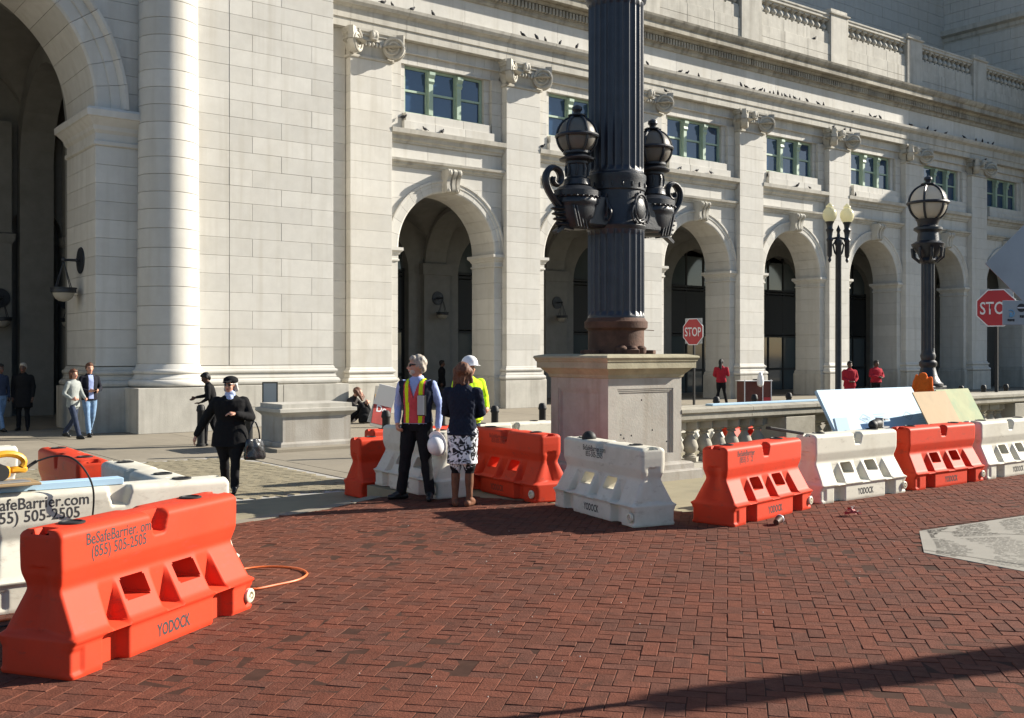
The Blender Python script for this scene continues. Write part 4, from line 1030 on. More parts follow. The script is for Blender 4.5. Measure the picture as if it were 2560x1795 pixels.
# =====================================================================  BOARDS, TOOLS AND LITTER
def leaning(name, corners, th, m, label, cat, extra=None):
    """sheet through bottom-left, bottom-right, top-right, top-left; thickness goes to the back"""
    a, b, c, d = [Vector(p) for p in corners]; n = (b - a).cross(d - a).normalized()
    if n.y > 0: n = -n
    mb = MB(); vs = [a, b, c, d] + [p - n * th for p in (a, b, c, d)]
    mb.add([tuple(v) for v in vs], [(0, 1, 2, 3), (7, 6, 5, 4), (0, 4, 5, 1), (1, 5, 6, 2), (2, 6, 7, 3), (3, 7, 4, 0)])
    o = mb.build(name, m, label=label, cat=cat); return o, a, (b - a), (d - a), n
o, A, Bv, Dv, N = leaning("foam_board", ((13.72, 9.46, 0.0), (16.36, 9.46, 0), (16.42, 10.2, 1.22), (13.78, 10.2, 1.22)), .05, foam, "large pale blue foam board leaning behind the white barrier, half shaded", "foam board")
def print_on(o, A, Bv, Dv, N, u, v, txt, size, m, name="lettering"):
    me = textmesh(txt, size, m, name, .8, .002); ex, ey = Bv.normalized(), Dv.normalized(); ez = N
    M = Matrix(((ex.x, ey.x, ez.x, 0), (ex.y, ey.y, ez.y, 0), (ex.z, ey.z, ez.z, 0), (0, 0, 0, 1)))
    q = put(name, me, o); q.matrix_local = Matrix.Translation(A + Bv * u + Dv * v + N * .003) @ M; return q
def diamond(o, A, Bv, Dv, N, u, v, w, h, m):
    ex, ey = Bv.normalized(), Dv.normalized(); c = A + Bv * u + Dv * v + N * .003; mb = MB()
    def P(x, y): return tuple(c + ex * x + ey * y)
    for k in range(4):
        pts = [(-w, 0), (0, h), (w, 0), (0, -h)]; p, q = pts[k], pts[(k + 1) % 4]
        mb.add([P(*p), P(*q), P(q[0] * .82, q[1] * .82), P(p[0] * .82, p[1] * .82)], [(0, 1, 2, 3)])
    return mb.build("emblem", m, o)
for u in (.34, .80):
    diamond(o, A, Bv, Dv, N, u, .62, .16, .085, foamp); print_on(o, A, Bv, Dv, N, u, .595, "DOW", .075, foamp); print_on(o, A, Bv, Dv, N, u, .47, "Styrofoam", .075, foamp)
    ls = MB()
    ex, ey = Bv.normalized(), Dv.normalized()
    for k in range(7):
        c = A + Bv * (u + .10) + Dv * (.66 - k * .03) + N * .003; w = random.uniform(.2, .34)
        ls.add([tuple(c), tuple(c + ex * w), tuple(c + ex * w + ey * .009), tuple(c + ey * .009)], [(0, 1, 2, 3)])
    ls.build("fine_print", foamp, o, kind="stuff")
leaning("plywood_sheet", ((15.35, 8.86, 0), (16.35, 8.9, 0), (16.42, 9.58, 1.17), (15.42, 9.56, 1.17)), .018, ply, "bare tan plywood sheet leaning behind the orange barrier", "plywood")
leaning("plywood_sheet", ((16.1, 8.93, 0), (17.28, 9.0, 0), (17.36, 9.7, 1.19), (16.2, 9.62, 1.19)), .018, plyg, "green-stained plywood sheet leaning right of the bare tan one", "plywood")
leaning("foam_offcut", ((13.2, 9.2, .0), (13.5, 9.2, 0), (13.5, 9.45, .84), (13.2, 9.45, .84)), .04, foam, "small pale foam offcut standing left of the large foam board", "foam board")
MB().box(12.05, 15.2, 10.80, 10.95, 1.001, 1.03, 0, .004).build("foam_strip", foam, label="long thin pale blue strip lying on the low balustrade rail", cat="foam strip")
# clutter on the white barrier of the right-hand row
t = empty("power_tool", (12.1, 8.02, BH), R(15), label="dark power tool lying on the joint of the white and orange barriers", cat="power tool")
MB().ell((0, 0, .07), (.16, .07, .06)).ell((-.13, 0, .06), (.08, .06, .06)).build("body", blackp, t)
MB().box(.1, .34, -.06, .06, .0, .02).box(.1, .14, -.05, .05, .02, .14).box(.2, .34, -.05, .05, .1, .12).build("plate", steel, t)
t = put("dark_plank", MB().box(-.26, .26, -.045, .045, 0, .035, 0, .006).mesh("dark_plank", blackp), None, (10.22, 8.02, BH + .045), (0, R(9), R(-12)), label="short dark plank lying across the joint of the orange and white barriers", cat="plank")
put("rubber_knob", MB().ell((0, 0, .0), (.085, .085, .085)).mesh("rubber_knob", blackp), None, (8.05, 9.1, BH + .01), label="black rubber dome standing on the white barrier by the pedestal", cat="knob")
# saw, board and strip on the left
MB().box(1.2, 2.47, 8.10, 8.24, BH + .004, BH + .054, 0, .004).build("foam_strip", foam, label="pale blue foam strip lying along the white barrier under the saw", cat="foam strip")
MB().box(1.15, 1.86, 7.98, 8.33, BH + .058, BH + .076, 0, .003).build("board_offcut", ply, label="small plywood offcut under the yellow saw", cat="board")
sw = empty("circular_saw", (1.66, 8.1, BH + .078), R(8), label="yellow circular saw on the white barrier at the left edge", cat="power tool")
s = MB().box(-.3, .2, -.1, .1, 0, .008)
s.build("shoe", steel, sw)
body = MB(); ring = [(-.02 + .19 * math.cos(a), .0, .2 + .10 * math.sin(a)) for a in [R(-30) + R(200) * i / 12 for i in range(13)]]
body.tube(ring, [.035] * 13, 8); body.box(-.2, .02, -.05, .09, .05, .17, 0, .02); body.box(.02, .2, -.03, .05, .09, .16, 0, .02); body.tube([(-.2, 0, .12), (-.26, 0, .18), (-.2, 0, .26)], .03, 8)
body.build("body", yellow, sw)
MB().lathe([(.0, -.06), (.08, -.06), (.085, .06), (.0, .06)], (0, 0, 0), 18).xf(Matrix.Translation((-.12, -.1, .12)) @ Matrix.Rotation(R(90), 4, 'X')).build("motor", blackp, sw)
MB().lathe([(.0, -.004), (.11, -.004), (.11, .004), (.0, .004)], (0, 0, 0), 28).xf(Matrix.Translation((-.08, .1, .09)) @ Matrix.Rotation(R(90), 4, 'X')).build("blade", steel, sw)
MB().tube([(.18, .02, .12), (.24, .02, .16), (.3, .01, .2)], .018, 8).build("cord_guard", blackp, sw)
sw.scale = (.68, .68, .68)
pts = [(1.86, 8.12, 1.03), (1.97, 8.1, 1.06), (2.07, 8.02, 1.05), (2.15, 7.96, .96), (2.2, 7.93, .82), (2.21, 7.98, .62), (2.17, 7.97, .45), (2.1, 7.86, .25), (2.0, 7.7, .05), (1.8, 7.6, .012), (1.3, 7.5, .012)]
def smooth(pts, n=6):
    P = [Vector(p) for p in pts]; out = []
    for i in range(len(P) - 1):
        p0, p1, p2, p3 = P[max(0, i - 1)], P[i], P[i + 1], P[min(len(P) - 1, i + 2)]
        for k in range(n):
            t = k / n; out.append(.5 * ((2 * p1) + (p2 - p0) * t + (2 * p0 - 5 * p1 + 4 * p2 - p3) * t * t + (3 * p1 - p0 - 3 * p2 + p3) * t ** 3))
    return out + [P[-1]]
MB().tube(smooth(pts), .007, 6).build("power_cable", blackp, label="black cable looping from the yellow saw down the white barrier", cat="cable")
def G(px, py, z=0.0):
    d = (1.82 - z) * 2620 / (py - 880); return place(px, d)
pts = [G(*p) + (.012,) for p in ((560, 1500), (600, 1478), (640, 1476), (690, 1466), (740, 1455), (764, 1443), (766, 1434), (745, 1425), (700, 1420), (650, 1421), (600, 1428), (540, 1445))]
MB().tube(smooth(pts), .009, 6).build("extension_cord", cordo, label="orange extension cord looped on the bricks beside the near orange barrier", cat="cord")
pts = [G(*p) + (.012,) for p in ((-40, 1566), (0, 1556), (40, 1552), (90, 1560))]
MB().tube(smooth(pts), .009, 6).build("extension_cord", cordo, label="short stretch of orange cord under the near barrier at the left edge", cat="cord")
# paper cup and crumpled wrapper
x, y = G(1945, 1312)
t = empty("paper_cup", (x, y, .045), R(20), label="brown paper cup lying on its side by the orange barrier", cat="cup")
cm = Matrix.Rotation(R(80), 4, 'Y') @ Matrix.Rotation(0, 4, 'Z')
MB().lathe([(.03, -.065), (.043, .055), (.045, .06)], (0, 0, 0), 18).xf(cm).build("cup", mat("brown_card", (.07, .028, .018), .6, .3), t)
MB().lathe([(.046, .052), (.047, .064), (.04, .07), (.0, .068)], (0, 0, 0), 18).xf(cm).build("lid", mat("cup_lid", (.5, .48, .55), .4, .4), t)
x, y = G(2135, 1290)
mb = MB(); rr = random.Random(5)
for k in range(16):
    c = Vector((rr.uniform(-.09, .09), rr.uniform(-.04, .04), rr.uniform(.01, .05))); v = [c + Vector((rr.uniform(-.06, .06), rr.uniform(-.05, .05), rr.uniform(-.01, .07))) for _ in range(3)]
    v = [Vector((p.x, p.y, max(.006, p.z))) for p in v]; mb.add([tuple(p) for p in v], [(0, 1, 2)], 0 if c.x < .01 else 1)
mb.build("crumpled_wrapper", [mat("red_foil", (.36, .04, .03), .35, .5), mat("silver_foil", (.55, .55, .56), .3, .5, metal=.5)], None, (x, y, .0), label="crumpled red and silver wrapper on the bricks", cat="litter")
mb = MB()
for k in range(26):
    px, py = random.uniform(700, 2500), random.uniform(1300, 1780); x, y = G(px, py); s = random.uniform(.003, .007)
    if inside(x, y): mb.ell((x, y, .004), (s, s * .7, .004), 0, 6, 4)
mb.build("scraps", mat("pale_scrap", (.5, .46, .42), .8, .2), plz, kind="stuff")
# =====================================================================  STREET THINGS
def oct_sign(loc, rz, h, label, post=2.9, tilt=0.0):
    t = empty("stop_sign", loc, rz, label=label, cat="stop sign"); r = .38 / math.cos(R(22.5))
    P = lambda rr: [(rr * math.sin(R(22.5 + 45 * i)), rr * math.cos(R(22.5 + 45 * i)) + h) for i in range(8)]
    MB().exty(P(r), -.012, 0).build("panel", signwhite, t); f = MB().exty(P(r * .94), -.016, -.0125).build("face", signred, t)
    text_on(t, "STOP", .36, signwhite, 0, h - .125, -.0185, .72, .004)
    MB().box(-.31, .33, .004, .012, h - .34, h + .385).build("back_plate", alum, t)
    MB().box(-.03, .03, .012, .055, 0, h + .35).build("post", blackp, t); return t
x, y = place(1733, 30); oct_sign((x, y, ZS), R(-37.3 - 52), 2.6, "smaller stop sign beside the stone pedestal, in front of the arcade")
x, y = place(2490, 21.4); ts = oct_sign((x, y, ZS), R(-37.3 - 38), 2.92, "larger stop sign at the right edge, its last letter covered")
x, y = place(2675, 6.41)
t = empty("road_sign", (x, y, 0), R(-37.3), label="bare grey back of a diamond road sign with stickered plate at the right edge", cat="road sign")
hd = .52; zc = 2.36
MB().exty([(-hd, zc), (0, zc - hd), (hd, zc), (0, zc + hd)], -.006, 0).build("panel", alum, t)
MB().box(-.415, .415, -.006, 0, 1.985, 2.135, 0, .002).build("plate", alum, t)
MB().box(-.03, .03, .003, .05, 0, zc + .4).build("post", steel, t)
mb = MB()
mb.exty([(-.30 + .026 * math.cos(a), 2.09 + .026 * math.sin(a)) for a in [2 * math.pi * i / 20 for i in range(20)]], -.0075, -.0065, 0)
mb.box(-.325, -.275, -.0085, -.0076, 2.086, 2.094, 1)
mb.tube([(-.365 + .02 * math.cos(a), -.0075, 2.055 + .02 * math.sin(a)) for a in [R(-120) + R(240) * i / 12 for i in range(13)]], .004, 4, 2); mb.ell((-.365, -.0075, 2.05), (.01, .002, .012), 2, 8, 5)
for a, b in ((-.385, 2.005), (-.31, 2.028)):
    for k in range(4): mb.box(a + k * .011, a + .009 + k * .011, -.0078, -.0066, b + random.uniform(0, .004), b + .017, 0)
mb.box(-.275, -.25, -.0078, -.0066, 2.005, 2.02, 3)
mb.build("sticker", [ink, signwhite, mat("blue_sticker", (.2, .4, .55), .5, .3), mat("red_sticker", (.5, .2, .12), .5, .3)], t)
# bollards
bol = None
def bollard(x, y, label):
    global bol
    if bol is None:
        b = MB().lathe([(.10, 0), (.10, .05), (.078, .07), (.075, .74), (.09, .76), (.095, .78), (.09, .80), (.085, .82), (.08, .86), (.05, .895), (.0, .9)], (0, 0, 0), 18)
        bol = b.mesh("bollard", blackp); 
    return put("bollard", bol, None, (x, y, ZS), label=label, cat="bollard", group="black bollards along the station pavement")
for px, dep, lab in ((502, 22.4, "black bollard left of the woman in the black hat"), (622, 20.4, "black bollard right of the woman in the black hat, by the stone planter"),
                     (965, 20.2, "black bollard just left of the vest man, before the sandwich board"), (1104, 21.3, "black bollard between the vest man and the woman"),
                     (1237, 22.0, "black bollard right of the hi-vis worker"), (1356, 23.1, "black bollard touching the left edge of the stone pedestal"),
                     (1791, 26.4, "black bollard below the red-jacketed person with the long braid"), (1886, 27.9, "black bollard in front of the brown cart"),
                     (1972, 29.0, "black bollard right of the brown cart"), (2055, 30.2, "black bollard at the left corner of the foam board"),
                     (2403, 34.9, "black bollard showing just above the green plywood"), (2459, 35.8, "black bollard left of the larger stop sign's post"), (2515, 36.7, "black bollard right of the larger stop sign's post")):
    bollard(*place(px, dep), lab)
# stone planter block
t = empty("stone_block", (9.26, 19.9, ZS), label="low stone block with moulded cap on the pavement behind the woman in black", cat="stone block")
q = MB(); rectmold(q, 0, 1.56, 0, 1.05, [(.07, 0), (.07, .13), (.05, .16), (0, .17), (0, .68)]); q.build("body", sandst, t)
rectmold(MB(), 0, 1.56, 0, 1.05, [(.0, .68), (.03, .72), (.1, .78), (.1, .85), (.02, .86), (.02, .945)]).build("cap", granite_s, t)
MB().box(8.95, 11.1, 19.52, 21.2, ZS - .01, ZS + .07, 0, .01).build("kerb_slab", concrete, label="flat kerb slab under the low stone block", cat="slab")
t = empty("sign_frame", (*place(675, 23.4), ZS), R(-30), label="blank framed notice stand with black frame behind the stone block", cat="sign stand")
for a, b, c, d in ((-.17, -.145, .35, 1.35), (.145, .17, .35, 1.35), (-.145, .145, 1.325, 1.35), (-.145, .145, .55, .575)): MB().box(a, b, -.015, .015, c, d).build("frame", blackp, t)
MB().box(-.145, .145, -.006, .006, .575, 1.325).build("sheet", mat("notice_sheet", (.5, .5, .47), .6, .2), t)
MB().box(-.02, .02, -.02, .02, 0, .35).box(-.2, .2, -.15, .15, 0, .02).build("stand", blackp, t)
# sandwich board
t = empty("sandwich_board", (*place(948, 28.0), ZS), R(-12), label="red sandwich board leaning behind the bollard beside the vest man", cat="sign")
M = Matrix.Rotation(R(-16), 4, 'X'); Mz = Matrix.Rotation(R(14), 4, 'Y')
bdm = mat("poster_red", (.36, .05, .04), .55, .3, var=.2, nscale=4)
MB().box(-.27, .27, -.02, 0, 0, 1.12).xf(Mz @ M).build("board", mat('board_tan', (.26, .25, .22), .7, .2), t)
MB().box(-.25, .25, -.026, -.0205, .08, .78).xf(Mz @ M).build("poster", bdm, t)
MB().box(-.25, .25, -.026, -.0205, .79, .88).xf(Mz @ M).build("poster_band", mat("poster_ochre", (.5, .28, .08), .6, .3), t)
for s, tx, z in ((.16, "PrI", .95), (.26, "Do", .42)):
    me = textmesh(tx, s, signwhite if s > .25 else mat("poster_cream", (.75, .7, .6), .6, .2), "lettering", .9, .006); q = put("lettering", me, t); q.matrix_local = Mz @ M @ Matrix.Translation((-.02, -.029, z)) @ Matrix.Rotation(R(90), 4, 'X')
MB().box(-.27, .27, .3, .32, 0, 1.1).xf(Mz @ Matrix.Rotation(R(16), 4, 'X')).build("rear_leaf", signwhite, t)
# cart by the pier
t = empty("vendor_cart", (*place(1885, 39.5), ZS), R(-20), label="brown and red vendor cart with white bag tied to its corner", cat="cart")
brn = mat("brown_cart_panel", (.10, .03, .022), .5, .3, var=.15)
MB().box(-.56, .2, -.3, .3, .08, .92, 0, .01).build("cabinet", brn, t); MB().box(.21, .56, -.3, .3, .08, .92, 0, .01).build("side_bin", brn, t)
for x in (-.57, .19, .55): MB().box(x - .015, x + .015, -.32, -.29, .05, .98).build("edge_strip", signwhite, t)
MB().box(-.6, .6, -.34, .34, .925, .95, 0, .004).build("worktop", signwhite, t); MB().box(.22, .53, -.312, -.3, .1, .32).build("poster", signred, t)
for x in (-.45, .45): MB().lathe([(0, -.02), (.06, -.02), (.06, .02), (0, .02)], (0, 0, 0), 12).xf(Matrix.Translation((x, -.2, .06)) @ Matrix.Rotation(R(90), 4, 'X')).build("wheel", blackp, t)
MB().box(-.0, .3, -.1, .1, .955, 1.0).build("lid", blackp, t); MB().tube([(.35, -.2, .95), (.35, -.2, 1.5)], .012, 6).build("rod", steel, t)
MB().lathe([(.02, 0), (.11, .06), (.13, .2), (.1, .4), (.06, .52), (.03, .55)], (*place(1901, 39.0), 0.02 + .5), 12).build("plastic_bag", signwhite, label="white plastic bag hanging at the corner of the vendor cart", cat="bag")
# =====================================================================  PIGEONS
def pigeon_mesh(v):
    rr = random.Random(v); mb = MB(); up = (15, 35, 5, 55, 25)[v % 5]
    Rm = Matrix.Rotation(R(-up), 3, 'Y')
    mb.ell((0, 0, .10 if up < 40 else .13), (.125, .06, .065), 0, 10, 8, Rm)
    hx, hz = .11 * math.cos(R(up)) + .01, .12 + .11 * math.sin(R(up)) + (.03 if up < 40 else .03)
    mb.ell((hx * .85, 0, hz - .03), (.035, .032, .05), 0, 8, 6); mb.ell((hx, 0, hz + .012), (.034, .028, .03), 0, 8, 6)
    mb.add([(hx + .03, -.008, hz + .012), (hx + .03, .008, hz + .012), (hx + .058, 0, hz + .003), (hx + .03, 0, hz)], [(0, 1, 2), (0, 2, 3), (1, 3, 2), (0, 3, 1)])
    tx, tz = -.1 * math.cos(R(up)), .1 - .09 * math.sin(R(up)) + (.03 if up >= 40 else 0)
    mb.add([(tx, -.035, tz + .01), (tx, .035, tz + .01), (tx - .12 * math.cos(R(up)), .03, tz - .1 * math.sin(R(up))), (tx - .12 * math.cos(R(up)), -.03, tz - .1 * math.sin(R(up))), (tx, 0, tz - .02)], [(0, 1, 2, 3), (0, 3, 4), (1, 4, 2), (3, 2, 4), (0, 4, 1)])
    for s in (-.02, .02): mb.tube([(.01, s, .06), (.015, s, .0)], .006, 4)
    return mb.mesh("pigeon", pig)
pgm = [pigeon_mesh(i) for i in range(5)]
def xon(px, yp):                                   # x on the plane y = yp seen at a pixel column
    t = (px - 1280) / 2620; return yp * (SA + CA * t) / (CA - SA * t)
ORD = "first second third fourth fifth sixth seventh eighth ninth tenth eleventh twelfth thirteenth fourteenth fifteenth sixteenth".split()
def pigeons(pxs, yp, z, label, group=None):
    for i, px in enumerate(pxs):
        v = random.randrange(5); o = put("pigeon", pgm[v], None, (xon(px, yp), yp, z), (0, 0, random.choice((0, math.pi, .5, -2.6, 2.4, -.6))))
        s = random.uniform(.68, .85); o.scale = (s, s, s); tag(o, (ORD[i] + " pigeon from the left " + label) if isinstance(label, str) else label[i], "pigeon", group)
gL = "pigeons lined up on the long ledge"
pigeons((957, 981, 1030, 1083), 29.86, 13.195, ("first dark pigeon on the ledge from the pavilion corner", "second dark pigeon on the ledge from the pavilion corner", "third dark pigeon on the ledge from the pavilion corner", "fourth dark pigeon on the ledge from the pavilion corner"), gL)
pigeons((1308, 1342, 1364, 1400, 1442), 29.86, 13.195, "on the ledge left of the iron column", gL)
pigeons((1619, 1700, 1717, 1747, 1798), 29.86, 13.195, "on the ledge just right of the iron column", gL)
pigeons((1853, 1866, 1885, 1901, 1911, 1925, 1934, 1945, 1955, 1964, 1975, 1987, 1999, 2018, 2046, 2059), 29.86, 13.195, "in the dense cluster on the sunlit ledge", gL)
pigeons((2132, 2176, 2187, 2201), 29.86, 13.195, "where the sunlit ledge ends", gL)
pigeons((2278, 2319, 2338, 2364, 2411, 2440, 2456, 2470, 2482), 29.86, 13.195, "on the shaded right end of the ledge", gL)
gW = "pigeons on the window sills and capitals"
pigeons((1008,), 30.15, 9.62, ("pigeon on the upper sill under the first window",), gW)
pigeons((1063, 1106), 30.05, 9.31, "on the sill ledge under the first window", gW)
pigeons((1355,), 30.0, 9.31, ("pigeon on the sill ledge under the second window",), gW)
pigeons((1702, 1742, 1778), 30.05, 9.31, "on the sill ledge right of the iron column", gW)
pigeons((1919,), 30.15, 9.62, ("pigeon on the left end of the sill under the fourth window",), gW)
pigeons((1993, 2025), 30.05, 9.31, "on the right half of the sill under the fourth window", gW)
pigeons((2139,), 30.05, 9.31, ("small pigeon on the sill ledge under the fifth window",), gW)
pigeons((2084, 2112, 2126), 29.88, 12.28, "on the capital above the twin lamps", gW)
pigeons((2464,), 29.88, 12.28, ("pigeon perched on the shaded capital at far right",), gW)
pigeons((1665,), 29.88, 12.28, ("pigeon perched on the capital right beside the iron column",), gW)
pigeons((2037,), 29.98, 16.2, ("pigeon on the parapet foot below the balusters",), gW)
# =====================================================================  PEOPLE
from mathutils import noise as mnoise
def lerp3(a, b, t): return tuple(a[i] + (b[i] - a[i]) * t for i in range(3))
class Fig:
    def __init__(s): s.p = []
    def cap(s, a, ra, b, rb, m): s.p.append(('c', np.array(a, float), ra, np.array(b, float), rb, m)); return s
    def ell(s, c, r, m, rz=0.0): s.p.append(('e', np.array(c, float), np.array(r, float), rz, m)); return s
    def loft(s, secs, m): s.p.append(('l', np.array(secs, float), m)); return s
    def mesh(s):
        mb = MB()
        for q in s.p:
            if q[0] == 'c':
                a, ra, b, rb = Vector(q[1]), q[2], Vector(q[3]), q[4]; n = 7; d = (b - a); L = d.length; d = d / max(L, 1e-6)
                pts = []; rr = []
                for t in (-1, -.7, -.35): pts.append(a + d * ra * t); rr.append(ra * math.sqrt(max(.003, 1 - t * t)))
                for i in range(5): pts.append(a + d * L * i / 4); rr.append(ra + (rb - ra) * i / 4)
                for t in (.35, .7, 1): pts.append(b + d * rb * t); rr.append(rb * math.sqrt(max(.003, 1 - t * t)))
                mb.tube(pts, rr, 14)
            elif q[0] == 'e': mb.ell(tuple(q[1]), tuple(q[2]), 0, 18, 12, Matrix.Rotation(q[3], 3, 'Z'))
            else:
                vs = []; n = 22; S = q[1]
                for z, rx, ry, cx_, cy_ in S:
                    for i in range(n):
                        a = 2 * math.pi * i / n; e = 2 / 2.4
                        c, sn = math.cos(a), math.sin(a)
                        vs.append((cx_ + rx * math.copysign(abs(c) ** e, c), cy_ + ry * math.copysign(abs(sn) ** e, sn), z))
                fs = [(j * n + i, j * n + (i + 1) % n, (j + 1) * n + (i + 1) % n, (j + 1) * n + i) for j in range(len(S) - 1) for i in range(n)]
                fs += [tuple(range(n))[::-1], tuple((len(S) - 1) * n + i for i in range(n))]; mb.add(vs, fs)
        return mb
    def dist(s, P):
        D = []
        for q in s.p:
            if q[0] == 'c':
                a, ra, b, rb = q[1:5]; d = b - a; t = np.clip(((P - a) @ d) / max(d @ d, 1e-9), 0, 1)
                D.append(np.linalg.norm(P - (a + t[:, None] * d), axis=1) - (ra + (rb - ra) * t))
            elif q[0] == 'e':
                c, s_ = math.cos(-q[3]), math.sin(-q[3]); v = P - q[1]; v = np.stack([v[:, 0] * c - v[:, 1] * s_, v[:, 0] * s_ + v[:, 1] * c, v[:, 2]], 1)
                D.append((np.linalg.norm(v / q[2], axis=1) - 1) * q[2].min())
            else:
                S = q[1]; z = np.clip(P[:, 2], S[0, 0], S[-1, 0]); f = [np.interp(z, S[:, 0], S[:, k]) for k in (1, 2, 3, 4)]
                k = (np.abs((P[:, 0] - f[2]) / f[0]) ** 2.4 + np.abs((P[:, 1] - f[3]) / f[1]) ** 2.4) ** (1 / 2.4)
                D.append((k - 1) * np.minimum(f[0], f[1]) + np.abs(P[:, 2] - z))
        return np.array(D)
    def mats(s): return np.array([q[-1] for q in s.p])
def remesh(fig, vox, smooth=2):
    me = fig.mesh().mesh("tmp", []); o = bpy.data.objects.new("tmp", me); COL.objects.link(o)
    md = o.modifiers.new("r", 'REMESH'); md.mode = 'VOXEL'; md.voxel_size = vox; md.use_smooth_shade = True
    dg = bpy.context.evaluated_depsgraph_get(); out = bpy.data.meshes.new_from_object(o.evaluated_get(dg))
    bpy.data.objects.remove(o); bpy.data.meshes.remove(me)
    bm = bmesh.new(); bm.from_mesh(out)
    for _ in range(smooth): bmesh.ops.smooth_vert(bm, verts=bm.verts[:], factor=.45, use_axis_x=True, use_axis_y=True, use_axis_z=True)
    bm.to_mesh(out); bm.free()
    out.polygons.foreach_set("use_smooth", [True] * len(out.polygons)); return out
def centers(me):
    c = np.empty(len(me.polygons) * 3); me.polygons.foreach_get("center", c); return c.reshape(-1, 3)
def verts(me):
    c = np.empty(len(me.vertices) * 3); me.vertices.foreach_get("co", c); return c.reshape(-1, 3)
def rumple(me, mask_fn, amp, sc, seed=0, fn=None):
    V = verts(me); N = np.empty(len(V) * 3); me.vertices.foreach_get("normal", N); N = N.reshape(-1, 3); k = mask_fn(V); d = np.zeros(len(V))
    for i in np.nonzero(k)[0]:
        p = V[i]
        d[i] = fn(p) if fn else amp * mnoise.fractal(Vector((p[0] * sc + seed, p[1] * sc, p[2] * sc * .6)), 1.0, 2.0, 2)
    V = V + N * d[:, None]; me.vertices.foreach_set("co", V.ravel()); me.update()
def shell(me, sel, off, mats, midx, name):
    """a garment layer: chosen faces of the body lifted off it"""
    bm = bmesh.new(); bm.from_mesh(me); bm.faces.ensure_lookup_table(); bm.normal_update()
    for i, f in enumerate(bm.faces): f.material_index = int(midx[i])
    bmesh.ops.delete(bm, geom=[f for i, f in enumerate(bm.faces) if not sel[i]], context='FACES')
    nn = {v.index: v.normal.copy() for v in bm.verts}
    bmesh.ops.solidify(bm, geom=bm.faces[:], thickness=.004)
    bm.normal_update()
    for v in bm.verts: pass
    out = bpy.data.meshes.new(name); bm.to_mesh(out); bm.free()
    for m in mats: out.materials.append(m)
    return out
def bend(me, ang, z0=.9, z1=1.15, axis='x'):
    if not ang: return
    V = verts(me); t = np.clip((V[:, 2] - z0) / (z1 - z0), 0, 1); a = R(ang) * t * t * (3 - 2 * t)
    y = V[:, 1]; z = V[:, 2] - z0; c, s = np.cos(a), np.sin(a)
    V[:, 1] = y * c + z * s; V[:, 2] = z0 + z * c - y * s; me.vertices.foreach_set("co", V.ravel()); me.update()
def hand(f, w, d, m, side, curl=.5, size=1.0):
    """palm, four unequal bent fingers, and a thumb from the side of the palm"""
    w = Vector(w); d = Vector(d).normalized(); up = Vector((side, 0, 0)) if abs(d.x) < .8 else Vector((0, 0, 1))
    a = d.cross(up).normalized(); b = a.cross(d).normalized()           # a spreads the fingers, b is the palm normal
    s = size; c = w + d * .05 * s
    f.cap(w, .026 * s, w + d * .085 * s, .03 * s, m); f.cap(c + a * .018 * s, .02 * s, c + a * .026 * s + d * .04 * s, .018 * s, m); f.cap(c - a * .018 * s, .02 * s, c - a * .026 * s + d * .04 * s, .018 * s, m)
    for k, L in enumerate((.066, .075, .07, .055)):
        p = w + d * .095 * s + a * (k - 1.5) * .02 * s; q = p + (d * (1 - curl * .3) - b * curl * .5).normalized() * L * .55 * s
        r = q + (d * (1 - curl) - b * curl * 1.3).normalized() * L * .5 * s
        f.cap(p, .0105 * s, q, .0098 * s, m); f.cap(q, .0098 * s, r, .0085 * s, m)
    p = w + d * .035 * s - a * .03 * s; q = p + (d * .6 - a * .7 - b * .3).normalized() * .045 * s; r = q + (d * .9 - a * .15 - b * .4).normalized() * .03 * s
    f.cap(p, .013 * s, q, .0115 * s, m); f.cap(q, .0115 * s, r, .0095 * s, m)
